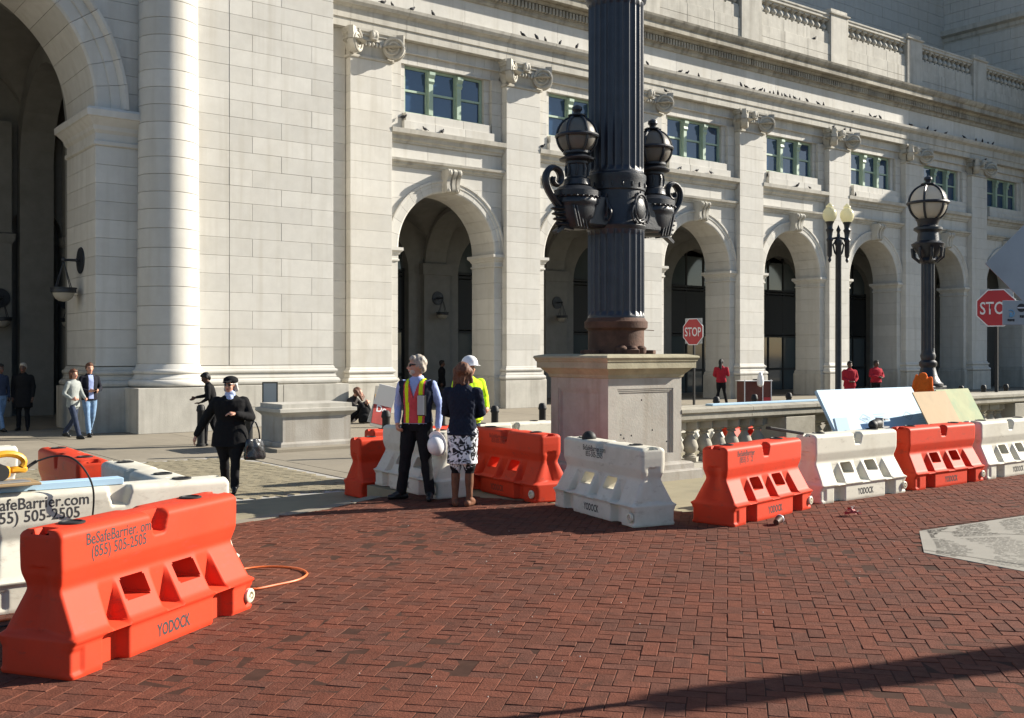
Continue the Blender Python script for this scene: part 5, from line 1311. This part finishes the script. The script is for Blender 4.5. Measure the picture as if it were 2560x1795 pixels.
def human(label, loc, face, H, mats, legs, arms, head=0.0, nod=0.0, vox=.012, torso=None, fat=1.0, coat=None, skirt=None, leanf=0.0, sleeve=1.0,
          hair=None, hairm=None, bare_legs=False, over=None, group=None, handcurl=.5, hands=True, trouser=1.0, extra=None, rum=.006, beard=False, glasses=False, hat=None, quilt=None, collar=True):
    """materials: 0 skin, 1 top, 2 trousers, 3 shoes, 4 extra, 5 dark for eyes and glasses, 6 lips
       face: the way the chest points, in degrees from facing the camera (positive turns to the picture's right)"""
    f = Fig(); k = fat
    T = torso or [(.84, .150 * k, .105 * k), (.93, .170 * k, .118 * k), (1.02, .158 * k, .108 * k), (1.1, .152 * k, .103 * k), (1.2, .165 * k, .112 * k), (1.32, .185 * k, .118 * k), (1.40, .18 * k, .105 * k), (1.45, .125, .08), (1.49, .07, .06)]
    split = 1.0
    f.loft([(z, rx, ry, 0, 0) for z, rx, ry in T if z <= 1.021], 2); f.loft([(z, rx * 1.02, ry * 1.02, 0, 0) for z, rx, ry in T if z >= .929], 1)
    for sd in (1, -1): f.ell((sd * .165 * min(k, 1.12), 0, 1.40), (.066, .064, .06), 1)
    f.cap((0, -.01, 1.44), .056, (0, .012, 1.56), .054, 0)
    # legs
    for sd, (kn, an, toe) in zip((1, -1), legs):
        hp = (sd * .088, 0, .90); t = trouser; kn, an = np.array(kn), np.array(an)
        lm = 0 if bare_legs else 2
        f.cap(hp, .093 * k * t, lerp3(hp, kn, .5), .084 * k * t, 2); f.cap(lerp3(hp, kn, .5), .084 * k * t, kn, .064 * t, 2 if not skirt else lm)
        f.cap(kn, .062 * t if lm == 2 else .054, lerp3(kn, an, .35), (.064 * t if lm == 2 else .056), lm); f.cap(lerp3(kn, an, .35), .062 * t if lm == 2 else .056, (an[0], an[1], an[2] + .02), .056 * t if lm == 2 else .038, lm)
        td = Vector((toe[0], toe[1], 0)).normalized(); tz = toe[2] if len(toe) > 2 else 0
        h0 = (an[0] - td.x * .05, an[1] - td.y * .05, an[2] - .045); h1 = (an[0] + td.x * .15, an[1] + td.y * .15, an[2] - .052 + tz)
        f.cap(h0, .04, h1, .034, 3); f.cap((an[0], an[1], an[2]), .045, (an[0] + td.x * .08, an[1] + td.y * .08, an[2] - .03), .04, 3)
    # arms
    for sd, (el, wr, hd) in zip((1, -1), arms):
        sh = (sd * .185 * min(k, 1.10), 0, 1.395 if k < 1.2 else 1.375); el, wr = np.array(el), np.array(wr)
        f.cap(sh, .06 * sleeve, el, .05 * sleeve, 1); f.cap(el, .05 * sleeve, lerp3(el, wr, .93), .038 * sleeve, 1); f.cap(lerp3(el, wr, .8), .027, wr, .026, 0)
        if hands: hand(f, wr, hd, 0, sd, handcurl)
    # head
    ca, sa_ = math.cos(R(head)), math.sin(R(head))
    def hd_(x, y, z):                      # head frame: y out of the face
        z2 = z; y2 = y
        if nod: c, s = math.cos(R(nod)), math.sin(R(nod)); y2, z2 = y * c + z * s, z * c - y * s
        return (x * ca + y2 * sa_, .02 + y2 * ca - x * sa_, 1.625 + z2)
    rz = -R(head)
    f.ell(hd_(0, -.012, .025), (.075, .095, .098), 0, rz); f.ell(hd_(0, .03, -.035), (.058, .065, .085), 0, rz); f.ell(hd_(0, .055, -.085), (.036, .035, .03), 4 if beard else 0, rz)
    f.cap(hd_(0, .088, .008), .009, hd_(0, .112, -.028), .014, 0); f.ell(hd_(0, .09, -.062), (.023, .013, .008), 6, rz)
    for sx in (-1, 1):
        f.ell(hd_(sx * .077, -.012, -.005), (.012, .022, .032), 0, rz); f.ell(hd_(sx * .03, .078, .012), (.019, .014, .008), 5, rz); f.ell(hd_(sx * .032, .068, -.028), (.026, .026, .024), 0, rz)
        f.cap(hd_(sx * .014, .086, .03), .009, hd_(sx * .05, .074, .03), .007, 0)
        if beard: f.ell(hd_(sx * .035, .045, -.065), (.022, .035, .03), 4, rz)
    if beard: f.ell(hd_(0, .085, -.05), (.028, .014, .009), 4, rz)
    if glasses:
        for sx in (-1, 1): f.ell(hd_(sx * .033, .086, .012), (.028, .012, .019), 5, rz); f.cap(hd_(sx * .055, .075, .016), .006, hd_(sx * .078, -.01, .016), .005, 5)
    if coat:                                # (hem z, flare) of a coat or long top
        zb, fl = coat
        f.loft([(zb, .175 * k * fl, .125 * k * fl, 0, 0), (.9, .178 * k * (1 + (fl - 1) * .5), .126 * k, 0, 0), (1.0, .168 * k, .118 * k, 0, 0), (1.06, .162 * k, .112 * k, 0, 0)], 1)
    if skirt:
        zb, fl = skirt
        f.loft([(zb, .178 * k * fl, .135 * k * fl, 0, 0), (.8, .182 * k, .132 * k, 0, 0), (.95, .172 * k, .122 * k, 0, 0)], 2)
    if collar: f.cap((-.05, -.03, 1.485), .03, (.05, -.03, 1.485), .03, 1); 
    if extra: extra(f, hd_)
    me = remesh(f, vox)
    C = centers(me); D = f.dist(C); ix = D.argmin(0); mi = f.mats()[ix]
    if over is not None: mi = over(C, mi)
    me.polygons.foreach_set("material_index", mi.astype(np.int32))
    for m in mats: me.materials.append(m)
    zc = verts(me)
    rumple(me, lambda V: (V[:, 2] < 1.42) & (V[:, 2] > .12), rum, 13, seed=H * 9)
    if quilt: rumple(me, lambda V: (V[:, 2] < 1.45) & (V[:, 2] > quilt), 0, 1, fn=lambda p: .007 * (abs(math.sin((math.atan2(p[1], p[0]) * .17 + p[2]) * 42)) * abs(math.sin((math.atan2(p[1], p[0]) * .17 - p[2]) * 42))) ** .5 - .003)
    sc = H / 1.75
    a = R(face); d = Vector((-SA * math.cos(a) + CA * math.sin(a), -CA * math.cos(a) - SA * math.sin(a)))
    rzw = math.atan2(d.y, d.x) - math.pi / 2
    kids = []
    if hair:
        h = Fig(); hair(h, hd_, rz); hm = remesh(h, max(vox, .011), 1); rumple(hm, lambda V: V[:, 2] > 0, .011, 26, seed=3); hm.materials.append(hairm); kids.append(("hair", hm))
    if hat:
        h = Fig(); nm, hmat = hat(h, hd_, rz); hm = remesh(h, max(vox * .8, .009), 1); hm.materials.append(hmat); kids.append((nm, hm))
    bend(me, leanf)
    for _, m_ in kids: bend(m_, leanf)
    o = put("person", me, None, loc, (0, 0, rzw), label=label, cat="person", group=group); o.scale = (sc, sc, sc)
    for nm, m_ in kids: put(nm, m_, o)
    o["_f"] = 1; del o["_f"]
    return o, me, C, ix, f
def local(o, p): return o.matrix_basis @ Vector(p)
LIP = mat("lips", (.36, .13, .11), .5, .3); EYE = mat("eye_dark", (.02, .018, .016), .3, .5)
navy = cloth("navy_wool", (.017, .021, .035)); blackc = cloth("black_wool", (.012, .012, .013)); blackt = cloth("black_trousers", (.013, .013, .015))
shirtb = cloth("light_blue_shirt", (.33, .40, .66), .08); jeans = cloth("blue_jeans", (.16, .25, .38), .2); djeans = cloth("dark_jeans", (.035, .045, .075), .15)
greyj = cloth("grey_jacket", (.26, .28, .27), .08); redc = cloth("red_jacket", (.34, .022, .035), .12); limec = cloth("lime_safety_cloth", (.55, .85, .03), .06)
orangec = cloth("orange_safety_cloth", (.75, .14, .02), .1); bootm = cloth("brown_boot_leather", (.16, .075, .045), .2, .6); shoem = mat("black_shoe", (.012, .012, .012), .4, .4)
hairg = mat("grey_hair", (.34, .30, .25), .7, .3, var=.35, nscale=40, coord='obj'); hairb = mat("brown_hair", (.11, .046, .025), .6, .35, var=.4, nscale=40, coord='obj'); hairk = mat("black_hair", (.010, .009, .009), .6, .35)
hairw = mat("white_hair", (.5, .48, .44), .7, .3, var=.2, nscale=40, coord='obj'); helmetm = mat("white_helmet", (.78, .78, .80), .3, .5)
beardm = mat("grey_beard", (.48, .42, .38), .8, .2)
def short_hair(h, hd, rz):
    h.ell(hd(0, -.03, .045), (.086, .098, .095), 0, rz); h.ell(hd(0, .035, .085), (.072, .055, .045), 0, rz); h.ell(hd(0, -.075, -.02), (.072, .045, .07), 0, rz)
    for s in (-1, 1): h.ell(hd(s * .07, -.03, .02), (.02, .05, .06), 0, rz)
def long_hair(h, hd, rz):
    h.ell(hd(0, -.03, .045), (.092, .10, .10), 0, rz); h.ell(hd(0, .02, .085), (.08, .06, .045), 0, rz)
    for x in (-.075, -.04, 0, .04, .075): h.cap(hd(x, -.055 + abs(x) * .4, .04), .045, hd(x * 1.3, -.07 + abs(x) * .5, -.13 - .03 * math.sin(x * 60)), .026, 0)
def wisp_hair(h, hd, rz):
    h.ell(hd(0, -.035, .03), (.09, .095, .09), 0, rz)
    for x in (-.085, -.06, .06, .085): h.cap(hd(x, -.03, .0), .032, hd(x * 1.15, -.035, -.075), .022, 0)
    h.cap(hd(-.03, -.09, 0), .04, hd(0, -.1, -.08), .03, 0)
def bob_hair(h, hd, rz):
    h.ell(hd(0, -.025, .045), (.09, .10, .095), 0, rz); h.ell(hd(0, .04, .08), (.075, .05, .04), 0, rz)
    for x in (-.08, -.045, 0, .045, .08): h.cap(hd(x, -.05 + abs(x) * .4, .04), .045, hd(x * 1.1, -.055 + abs(x) * .5, -.10), .03, 0)
def braid_hair(h, hd, rz):
    short_hair(h, hd, rz)
    for x in (-.03, 0, .03): h.cap(hd(x, -.1, .03), .035, hd(x * 1.3, -.13, -.36), .022, 0)
STAND = [((.10, .01, .50), (.11, -.01, .085), (.2, 1)), ((-.10, .01, .50), (-.11, -.01, .085), (-.2, 1))]
HANG = [((.25, -.03, 1.13), (.245, .03, .88), (0, .15, -1)), ((-.25, -.03, 1.13), (-.245, .03, .88), (0, .15, -1))]
def stride(a=.28, lift=.05): return [((.09, a * .55, .50), (.09, a, .085), (0, 1)), ((-.09, -a * .2, .49), (-.09, -a * 1.25, .085 + lift), (0, 1, -.03))]

# ---- man in the safety vest
x, y = W2(12.92, -1.17)
ves = [(shirtb)]
o, me, C, ix, f = human("grey-haired man in red and yellow safety vest and sunglasses holding a hard hat", (x, y, 0), -14, 1.775,
    [skin, shirtb, blackt, shoem, beardm, EYE, LIP], [((.14, .03, .50), (.20, .0, .085), (.8, .6)), ((-.125, .03, .50), (-.17, .02, .085), (-.25, 1))],
    [((.262, -.05, 1.14), (.225, .08, .93), (-.35, .6, -.6)), ((-.275, -.05, 1.14), (-.285, .05, .88), (.05, .1, -1))], head=64, vox=.0085, fat=1.06, beard=True, glasses=True,
    hair=short_hair, hairm=hairg, handcurl=.75, trouser=1.12, rum=.008)
def vest_layers(me, C, front, side, yel, ix, zlo=.94, vneck=True):
    fz = C[:, 2]; ax = np.abs(C[:, 0])
    tor = (fz > zlo) & (fz < 1.475) & (ax < .22) & ((ix <= 1) | ((ix <= 3) & (ax < .20)))
    fr = C[:, 1] > 0.005
    neck = fr & (ax < np.maximum(0, (fz - 1.24) * .30)) if vneck else np.zeros(len(C), bool)
    collarz = (fz > 1.45) & (ax < .08)
    sel = tor & ~neck & ~collarz
    midx = np.where(fr & (ax < .122) & (fz < 1.44), 0, 1)
    st = (np.abs(ax - (.075 + (fz - 1.0) * .03)) < .021); midx = np.where(st & (fr | (fz > 1.42)), 2, midx)
    return shell(me, sel, .012, [front, side, yel], midx, "safety_vest")
def lift(me2, d):
    V = verts(me2); N = np.empty(len(V) * 3); me2.vertices.foreach_get("normal", N); me2.vertices.foreach_set("co", (V + N.reshape(-1, 3) * d).ravel()); me2.update()
vestred = cloth("vest_red_mesh", (.55, .075, .085), .1); vestyel = cloth("vest_yellow_tape", (.62, .80, .02), .04)
vm = vest_layers(me, centers(me), vestred, navy, vestyel, ix); V = verts(vm)
V[:, 0] *= 1.075; V[:, 1] *= 1.13; vm.vertices.foreach_set("co", V.ravel()); vm.update(); put("safety_vest", vm, o)
def helmet(mb_loc, rot, label, s=1.0):
    t = empty("hard_hat", mb_loc, 0, label=label, cat="hard hat"); t.rotation_euler = rot
    m = MB().lathe([(.128, .0), (.128, .02), (.122, .06), (.105, .10), (.07, .135), (.03, .15), (.0, .153)], (0, 0, 0), 28, sx=.92, sy=1.12)
    for k in range(3): m.tube([((k - 1) * .035, -.13 * math.cos(t_) * (1 - abs(k - 1) * .1), .148 * math.sin(t_) * (1 - abs(k - 1) * .08)) for t_ in [R(20) + R(140) * i / 10 for i in range(11)]], .008, 6)
    m.build("dome", helmetm, t)
    MB().lathe([(.12, -.004), (.145, -.004), (.146, .003), (.12, .006)], (0, .015, 0), 28, sx=.95, sy=1.2).build("brim", helmetm, t); t.scale = (s, s, s)
    return t
hp = local(o, (-.28, .07, .68)); helmet(hp, Vector((-SA * .9 - .35, -CA * .9 + .25, -.25)).to_track_quat('Z', 'Y').to_euler(), "white hard hat hanging from the vest man's hand", .92)
nb = empty("notebook", local(o, (-.115, .162, 1.03)), o.rotation_euler.z + R(8), label="grey and black notebook tucked in the vest man's pocket", cat="notebook")
MB().box(-.05, .05, -.012, .012, 0, .25, 0, .003).build("cover", blackp, nb); MB().box(-.035, .052, .0125, .02, .01, .245, 0, .003).build("pages", mat("paper_grey", (.45, .47, .45), .7, .2), nb)

# ---- woman in quilted jacket, from behind
floral = bpy.data.materials.new("floral_skirt_cloth"); floral.use_nodes = True
n_ = floral.node_tree.nodes; l_ = floral.node_tree.links; b_ = n_["Principled BSDF"]; b_.inputs["Roughness"].default_value = .9
tc = n_.new("ShaderNodeTexCoord"); nz = n_.new("ShaderNodeTexNoise"); nz.inputs["Scale"].default_value = 15; nz.inputs["Detail"].default_value = 1.2; nz.inputs["Distortion"].default_value = 1.6
rp = n_.new("ShaderNodeValToRGB"); rp.color_ramp.interpolation = 'CONSTANT'; rp.color_ramp.elements[0].color = (.015, .015, .016, 1); rp.color_ramp.elements[1].position = .47; rp.color_ramp.elements[1].color = (.42, .43, .46, 1)
e_ = rp.color_ramp.elements.new(.53); e_.color = (.75, .75, .76, 1)
l_.new(tc.outputs["Object"], nz.inputs["Vector"]); l_.new(nz.outputs[0], rp.inputs[0]); l_.new(rp.outputs[0], b_.inputs["Base Color"])
x, y = W2(12.39, -.585)
def skirt_over(C, mi):
    mi = mi.copy(); low = C[:, 2] < .455
    mi[(mi == 0) & (C[:, 2] < .62) & (C[:, 2] > .40)] = 4; mi[(C[:, 2] <= .40)] = 3
    return mi
o, me, C, ix, f = human("woman seen from behind in navy quilted jacket, flowered skirt and brown boots", (x, y, 0), 172, 1.69,
    [skin, navy, floral, bootm, blackc, EYE, LIP], [((.085, .0, .48), (.085, -.01, .085), (.35, 1)), ((-.085, .0, .48), (-.09, -.01, .085), (-.25, 1))],
    [((.225, .07, 1.14), (.08, .2, 1.08), (-1, .2, 0)), ((-.225, .07, 1.14), (-.08, .2, 1.1), (1, .2, 0))], head=-12, vox=.0085, fat=1.0, coat=(.88, 1.12), skirt=(.52, 1.06), bare_legs=True, over=skirt_over,
    hair=long_hair, hairm=hairb, quilt=.88, sleeve=1.08, trouser=1.15)

# ---- hi-vis worker behind her
x, y = W2(16.0, -.66)
o, me, C, ix, f = human("worker in lime yellow safety jacket and white hard hat behind the woman", (x, y, 0), 25, 1.70,
    [skin, limec, djeans, shoem, steel, EYE, LIP], STAND, [((.27, .0, 1.14), (.2, .2, 1.1), (-.5, .8, 0)), ((-.29, -.02, 1.14), (-.24, .16, .98), (.3, 1, 0))], head=-20, vox=.011, fat=1.18, coat=(.80, 1.12), sleeve=1.2, hair=short_hair, hairm=hairb)
vm = shell(me, (np.abs(centers(me)[:, 2] - 1.08) < .03) & (np.abs(centers(me)[:, 0]) < .23), .01, [steel], np.zeros(len(me.polygons)), "reflective_band"); V = verts(vm); V[:, :2] *= 1.03; vm.vertices.foreach_set("co", V.ravel()); put("reflective_band", vm, o)
helmet(local(o, (-.01, .01, 1.665)), (0, 0, o.rotation_euler.z + R(20)), "white hard hat on the head of the lime-jacketed worker", 1.0)

# ---- woman in black with hat and handbag
x, y = W2(15.1, -4.06)
def capbrim(h, hd, rz):
    h.ell(hd(0, -.02, .075), (.112, .125, .07), 0, rz); h.cap(hd(-.05, .09, .06), .016, hd(-.02, .175, .048), .014, 0); h.cap(hd(.05, .09, .06), .016, hd(.02, .175, .048), .014, 0); h.cap(hd(0, .08, .06), .016, hd(0, .18, .048), .014, 0)
    return "cap", blackc
def scarf(f, hd): f.cap((-.03, .05, 1.50), .05, (.03, .05, 1.50), .05, 4); f.ell((0, .095, 1.43), (.045, .03, .06), 4)
o, me, C, ix, f = human("woman in black coat, flat black cap and sunglasses walking with a black handbag", (x, y, ZS), 12, 1.66,
    [skin, blackc, blackt, shoem, cloth("pale_blue_scarf", (.42, .50, .72), .1), EYE, LIP], [((.09, -.02, .5), (.08, -.22, .12), (0, 1, -.02)), ((-.08, .12, .5), (-.07, .14, .085), (0, 1))],
    [((.36, -.06, 1.13), (.50, -.06, .87), (.35, .0, -1)), ((-.31, .02, 1.13), (-.1, .25, 1.20), (1, .25, .1))], head=24, vox=.011, fat=1.34, coat=(.70, 1.2), sleeve=1.38, hair=wisp_hair, hairm=hairw, glasses=True, hat=capbrim, extra=scarf, trouser=1.15)
t = empty("handbag", local(o, (-.36, .12, .50)), o.rotation_euler.z + R(35), label="shiny black handbag hanging from the arm of the woman in black", cat="handbag")
leather = mat("shiny_black_leather", (.012, .012, .014), .22, .6, bump=.25, bscale=14)
MB().loft if False else None
hb = Fig().loft([(.0, .16, .06, 0, 0), (.03, .175, .075, 0, 0), (.2, .16, .06, 0, 0), (.30, .13, .035, 0, 0)], 0); hm = remesh(hb, .012); rumple(hm, lambda V: V[:, 2] > -1, .012, 9); hm.materials.append(leather); put("bag_body", hm, t)
MB().tube(smooth([(-.09, 0, .28), (-.07, 0, .42), (0, 0, .55), (.07, 0, .42), (.09, 0, .28)]), .011, 6).build("strap", leather, t)

# ---- person behind her
x, y = W2(22.6, -6.42)
human("dark-clothed person leaning forward, half hidden behind the woman in the black cap", (x, y, ZS), -80, 1.64, [skind, blackc, blackt, shoem, blackc, EYE, LIP], [((.09, .05, .5), (.09, -.12, .12), (0, 1, -.02)), ((-.09, .18, .5), (-.09, .2, .085), (0, 1))],
    [((.26, .14, 1.2), (.22, .36, 1.22), (0, 1, -.2)), ((-.26, .05, 1.14), (-.2, .25, 1.05), (0, 1, 0))], head=-15, vox=.016, leanf=14, hair=short_hair, hairm=hairk, coat=(.8, 1.05), nod=12)
# ---- couple by the big arch
x, y = W2(24.4, -10.22)
human("woman in grey jacket and dark jeans walking right beside the man with the phone", (x, y, ZS), 72, 1.62, [skin, greyj, djeans, shoem, greyj, EYE, LIP], stride(.26), [((.26, -.06, 1.14), (.2, .14, 1.0), (-.5, 1, 0)), ((-.25, .05, 1.14), (-.16, .24, 1.0), (.6, 1, 0))], head=8, vox=.016, hair=bob_hair, hairm=hairb, coat=(.80, 1.05))
x, y = W2(25.0, -10.08)
o, *_ = human("man in dark jacket and pale jeans looking at his phone while walking", (x, y, ZS), 42, 1.76, [skin, cloth("dark_navy_jacket", (.016, .017, .024)), jeans, shoem, shirtb, EYE, LIP], stride(.2), [((.25, .02, 1.13), (.1, .24, 1.08), (-.4, 1, .2)), ((-.25, .02, 1.13), (-.1, .26, 1.1), (.5, 1, .2))], head=6, vox=.016, hair=short_hair, hairm=hairb, coat=(.88, 1.06),
    over=lambda C, mi: np.where((mi == 1) & (C[:, 1] > .07) & (np.abs(C[:, 0]) < .055) & (C[:, 2] > .9) & (C[:, 2] < 1.48), 4, mi))
put("phone", MB().box(-.035, .035, -.005, .005, 0, .13, 0, .003).mesh("phone", blackp), None, local(o, (0, .34, 1.09)), (R(-60), 0, o.rotation_euler.z), label="dark phone held by the man in pale jeans", cat="phone")
# ---- red jackets by the arcade
x, y = place(1803, 40.3)
human("person in red jacket with long dark braid seen from behind, near the arcade pier", (x, y, ZS), 168, 1.74, [skind, redc, blackt, shoem, redc, EYE, LIP], [((.12, .03, .5), (.2, .0, .085), (.3, 1)), ((-.10, .0, .5), (-.2, -.12, .09), (-.3, 1))], [((.26, .04, 1.14), (.18, .22, 1.2), (0, 1, .2)), ((-.27, .0, 1.14), (-.15, .2, 1.05), (.5, 1, 0))], head=20, vox=.018, fat=1.12, coat=(.88, 1.05), sleeve=1.2, hair=braid_hair, hairm=hairk)
x, y = place(2124, 36.5)
human("person in red hooded jacket standing just above the left half of the foam board", (x, y, ZS), 5, 1.70, [skind, redc, redc, shoem, redc, EYE, LIP], STAND, [((.27, .0, 1.14), (.12, .2, 1.02), (-1, .3, 0)), ((-.27, .0, 1.14), (-.1, .2, 1.02), (1, .3, 0))], head=10, vox=.018, fat=1.22, coat=(.85, 1.05), sleeve=1.25, hair=short_hair, hairm=hairk)
x, y = place(2190, 39.5)
human("person in bright red jacket and dark trousers above the foam board, nearer its right corner", (x, y, ZS), 20, 1.70, [skind, redc, blackt, shoem, redc, EYE, LIP], STAND, [((.30, .05, 1.16), (.1, .22, 1.12), (-1, .3, 0)), ((-.32, .0, 1.16), (-.12, .24, 1.1), (1, .3, 0))], head=-15, vox=.018, fat=1.25, coat=(.92, 1.1), sleeve=1.3, hair=short_hair, hairm=hairk)
# ---- figures in the shade of the arches
x, y = W2(40.0, -2.68)
human("man in dark coat standing side-on in the shade inside the first arcade arch", (x, y, ZS), 82, 1.70, [skind, blackc, cloth("grey_trousers", (.05, .05, .055)), shoem, blackc, EYE, LIP], STAND, HANG, vox=.02, fat=1.15, coat=(.74, 1.1), sleeve=1.2, hair=short_hair, hairm=hairk)
x, y = W2(26.9, -12.55)
human("dim figure in dark coat with pale woollen hat inside the giant arch", (x, y, ZS), 10, 1.74, [skind, blackc, blackt, shoem, greyj, EYE, LIP], STAND, HANG, vox=.02, fat=1.2, coat=(.6, 1.1), sleeve=1.2, hair=short_hair, hairm=hairg)
x, y = W2(26.6, -13.0)
human("person in blue denim jacket cut by the photo's left edge in front of the arch", (x, y, ZS), 60, 1.72, [skind, djeans, jeans, shoem, djeans, EYE, LIP], stride(.25), HANG, vox=.02, hair=short_hair, hairm=hairk)
x, y = W2(28.4, -13.0)
human("dim figure in brown coat inside the giant arch behind the grey-jacketed woman", (x + 1.2, y + .3, ZS), -40, 1.7, [skind, cloth("dark_brown_coat", (.03, .022, .018)), blackt, shoem, greyj, EYE, LIP], STAND, HANG, vox=.02, fat=1.1, coat=(.65, 1.1), hair=long_hair, hairm=hairb)
# ---- sitting woman with long hair, and her backpack
def seated():
    f = Fig()
    f.loft([(.02, .2, .15, 0, 0), (.15, .19, .14, 0, 0), (.3, .165, .115, 0, .02), (.45, .175, .115, 0, .06), (.55, .15, .1, 0, .1), (.6, .09, .07, 0, .13)], 1)
    for s in (1, -1):
        f.cap((s * .1, .08, .11), .09, (s * .13, .42, .40), .068, 2); f.cap((s * .13, .42, .40), .064, (s * .11, .60, .09), .05, 2); f.cap((s * .11, .58, .045), .042, (s * .12, .74, .04), .035, 3)
        f.cap((s * .18, .10, .52), .055, (s * .2, .30, .36), .047, 1); f.cap((s * .2, .30, .36), .045, (s * .05, .44, .46), .034, 1); hand(f, (s * .05, .44, .46), (-s * .5, .8, .2), 0, s)
    f.cap((0, .13, .58), .05, (0, .2, .66), .05, 0); f.ell((0, .25, .70), (.075, .10, .09), 0); f.ell((0, .31, .64), (.05, .06, .06), 0); f.cap((0, .345, .70), .01, (0, .36, .665), .013, 0)
    for sx in (-1, 1): f.ell((sx * .03, .335, .705), (.016, .012, .008), 5); f.ell((sx * .075, .24, .68), (.012, .02, .03), 0)
    me = remesh(f, .015); mi = f.mats()[f.dist(centers(me)).argmin(0)]; me.polygons.foreach_set("material_index", mi.astype(np.int32))
    for m in (skin, cloth("dark_grey_sweater", (.05, .045, .045)), blackt, shoem, blackc, EYE): me.materials.append(m)
    rumple(me, lambda V: V[:, 2] < .55, .006, 13)
    h = Fig()
    h.ell((0, .22, .73), (.09, .11, .09), 0)
    for x in (-.08, -.04, 0, .04, .08): h.cap((x, .22, .74), .05, (x * 1.1, .36, .52 + abs(x)), .03, 0)
    hm = remesh(h, .012, 1); rumple(hm, lambda V: V[:, 2] > 0, .007, 30); hm.materials.append(hairb); return me, hm
x, y = W2(30.0, -4.66)
me, hm = seated(); a = math.radians(70); d = Vector((-SA * math.cos(a) + CA * math.sin(a), -CA * math.cos(a) - SA * math.sin(a)))
o = put("person", me, None, (x, y, ZS), (0, 0, math.atan2(d.y, d.x) - math.pi / 2), label="woman with long brown hair sitting on the pavement, head bent forward", cat="person"); put("hair", hm, o); o.scale = (1.15, 1.15, 1.25)
bp = Fig().loft([(.02, .16, .12, 0, 0), (.12, .18, .14, 0, 0), (.32, .16, .12, 0, 0), (.44, .10, .07, 0, 0), (.47, .05, .04, 0, 0)], 0); bp.loft([(.05, .12, .07, 0, -.12), (.22, .12, .07, 0, -.12), (.27, .08, .05, 0, -.1)], 0)
bm_ = remesh(bp, .015); rumple(bm_, lambda V: V[:, 2] > -1, .012, 9); bm_.materials.append(blackc)
x, y = W2(29.6, -4.16); t = empty("backpack", (x, y, ZS), R(-30), label="black backpack standing beside the sitting woman", cat="backpack"); put("bag_body", bm_, t)
for s in (-1, 1): MB().tube(smooth([(s * .08, .1, .42), (s * .12, .17, .3), (s * .12, .12, .08)]), .014, 6).build("strap", blackc, t)
# ---- crouching worker at the left edge
f = Fig()
f.cap((0, 0, .42), .16, (0, .22, .72), .19, 1); f.cap((0, .22, .70), .18, (0, .38, .78), .13, 1); f.cap((0, .42, .8), .05, (0, .48, .82), .05, 0); f.ell((0, .53, .82), (.08, .1, .11), 4)
for s in (1, -1):
    f.cap((s * .12, 0, .4), .1, (s * .16, .36, .42), .075, 2); f.cap((s * .16, .36, .42), .07, (s * .14, .1, .09), .055, 2); f.cap((s * .14, .06, .045), .042, (s * .14, .24, .04), .036, 3)
    f.cap((s * .2, .3, .72), .07, (s * .25, .5, .5), .055, 1); f.cap((s * .25, .5, .5), .052, (s * .12, .66, .36), .042, 1); hand(f, (s * .12, .66, .36), (-s * .3, .7, -.6), 0, s)
me = remesh(f, .014); C = centers(me); mi = f.mats()[f.dist(C).argmin(0)]
mi = np.where((mi == 1) & (np.abs(C[:, 1] - .1) < .03) & (np.abs(C[:, 0]) < .2), 6, mi); me.polygons.foreach_set("material_index", mi.astype(np.int32))
for m in (skin, limec, djeans, shoem, helmetm, EYE, steel): me.materials.append(m)
rumple(me, lambda V: V[:, 2] > .1, .006, 12)
x, y = W2(12.0, -5.82); put("person", me, None, (x, y, ZS), (0, 0, R(100)), label="crouching worker in lime safety jacket at the far left edge", cat="person")
# ---- orange jacket draped over the lamp pedestal
f = Fig().loft([(.0, .2, .10, 0, 0), (.25, .22, .11, 0, 0), (.5, .2, .11, 0, 0), (.64, .10, .07, 0, 0), (.68, .05, .04, 0, 0)], 0); f.cap((.19, -.02, .55), .06, (.33, -.05, .1), .05, 0); f.cap((-.19, -.02, .55), .06, (-.28, -.06, .15), .05, 0)
me = remesh(f, .014); rumple(me, lambda V: V[:, 2] > -1, .03, 6, 2); me.materials.append(orangec)
x, y = place(2300, 18.6); jk = put("orange_jacket", me, None, (x, y, 1.03), (0, R(10), R(-37)), label="crumpled bright orange safety jacket draped beside the globe lamp post", cat="jacket")
jk.scale = (.62, .62, .62)
put("post", MB().lathe([(.05, 0), (.05, 1.0), (.12, 1.02), (.12, 1.04), (0, 1.04)], (0, 0, 0), 12).mesh("post", blackp), None, (x, y, -.01), label="short black stand holding the orange safety jacket", cat="post")
bpy.context.view_layer.update()
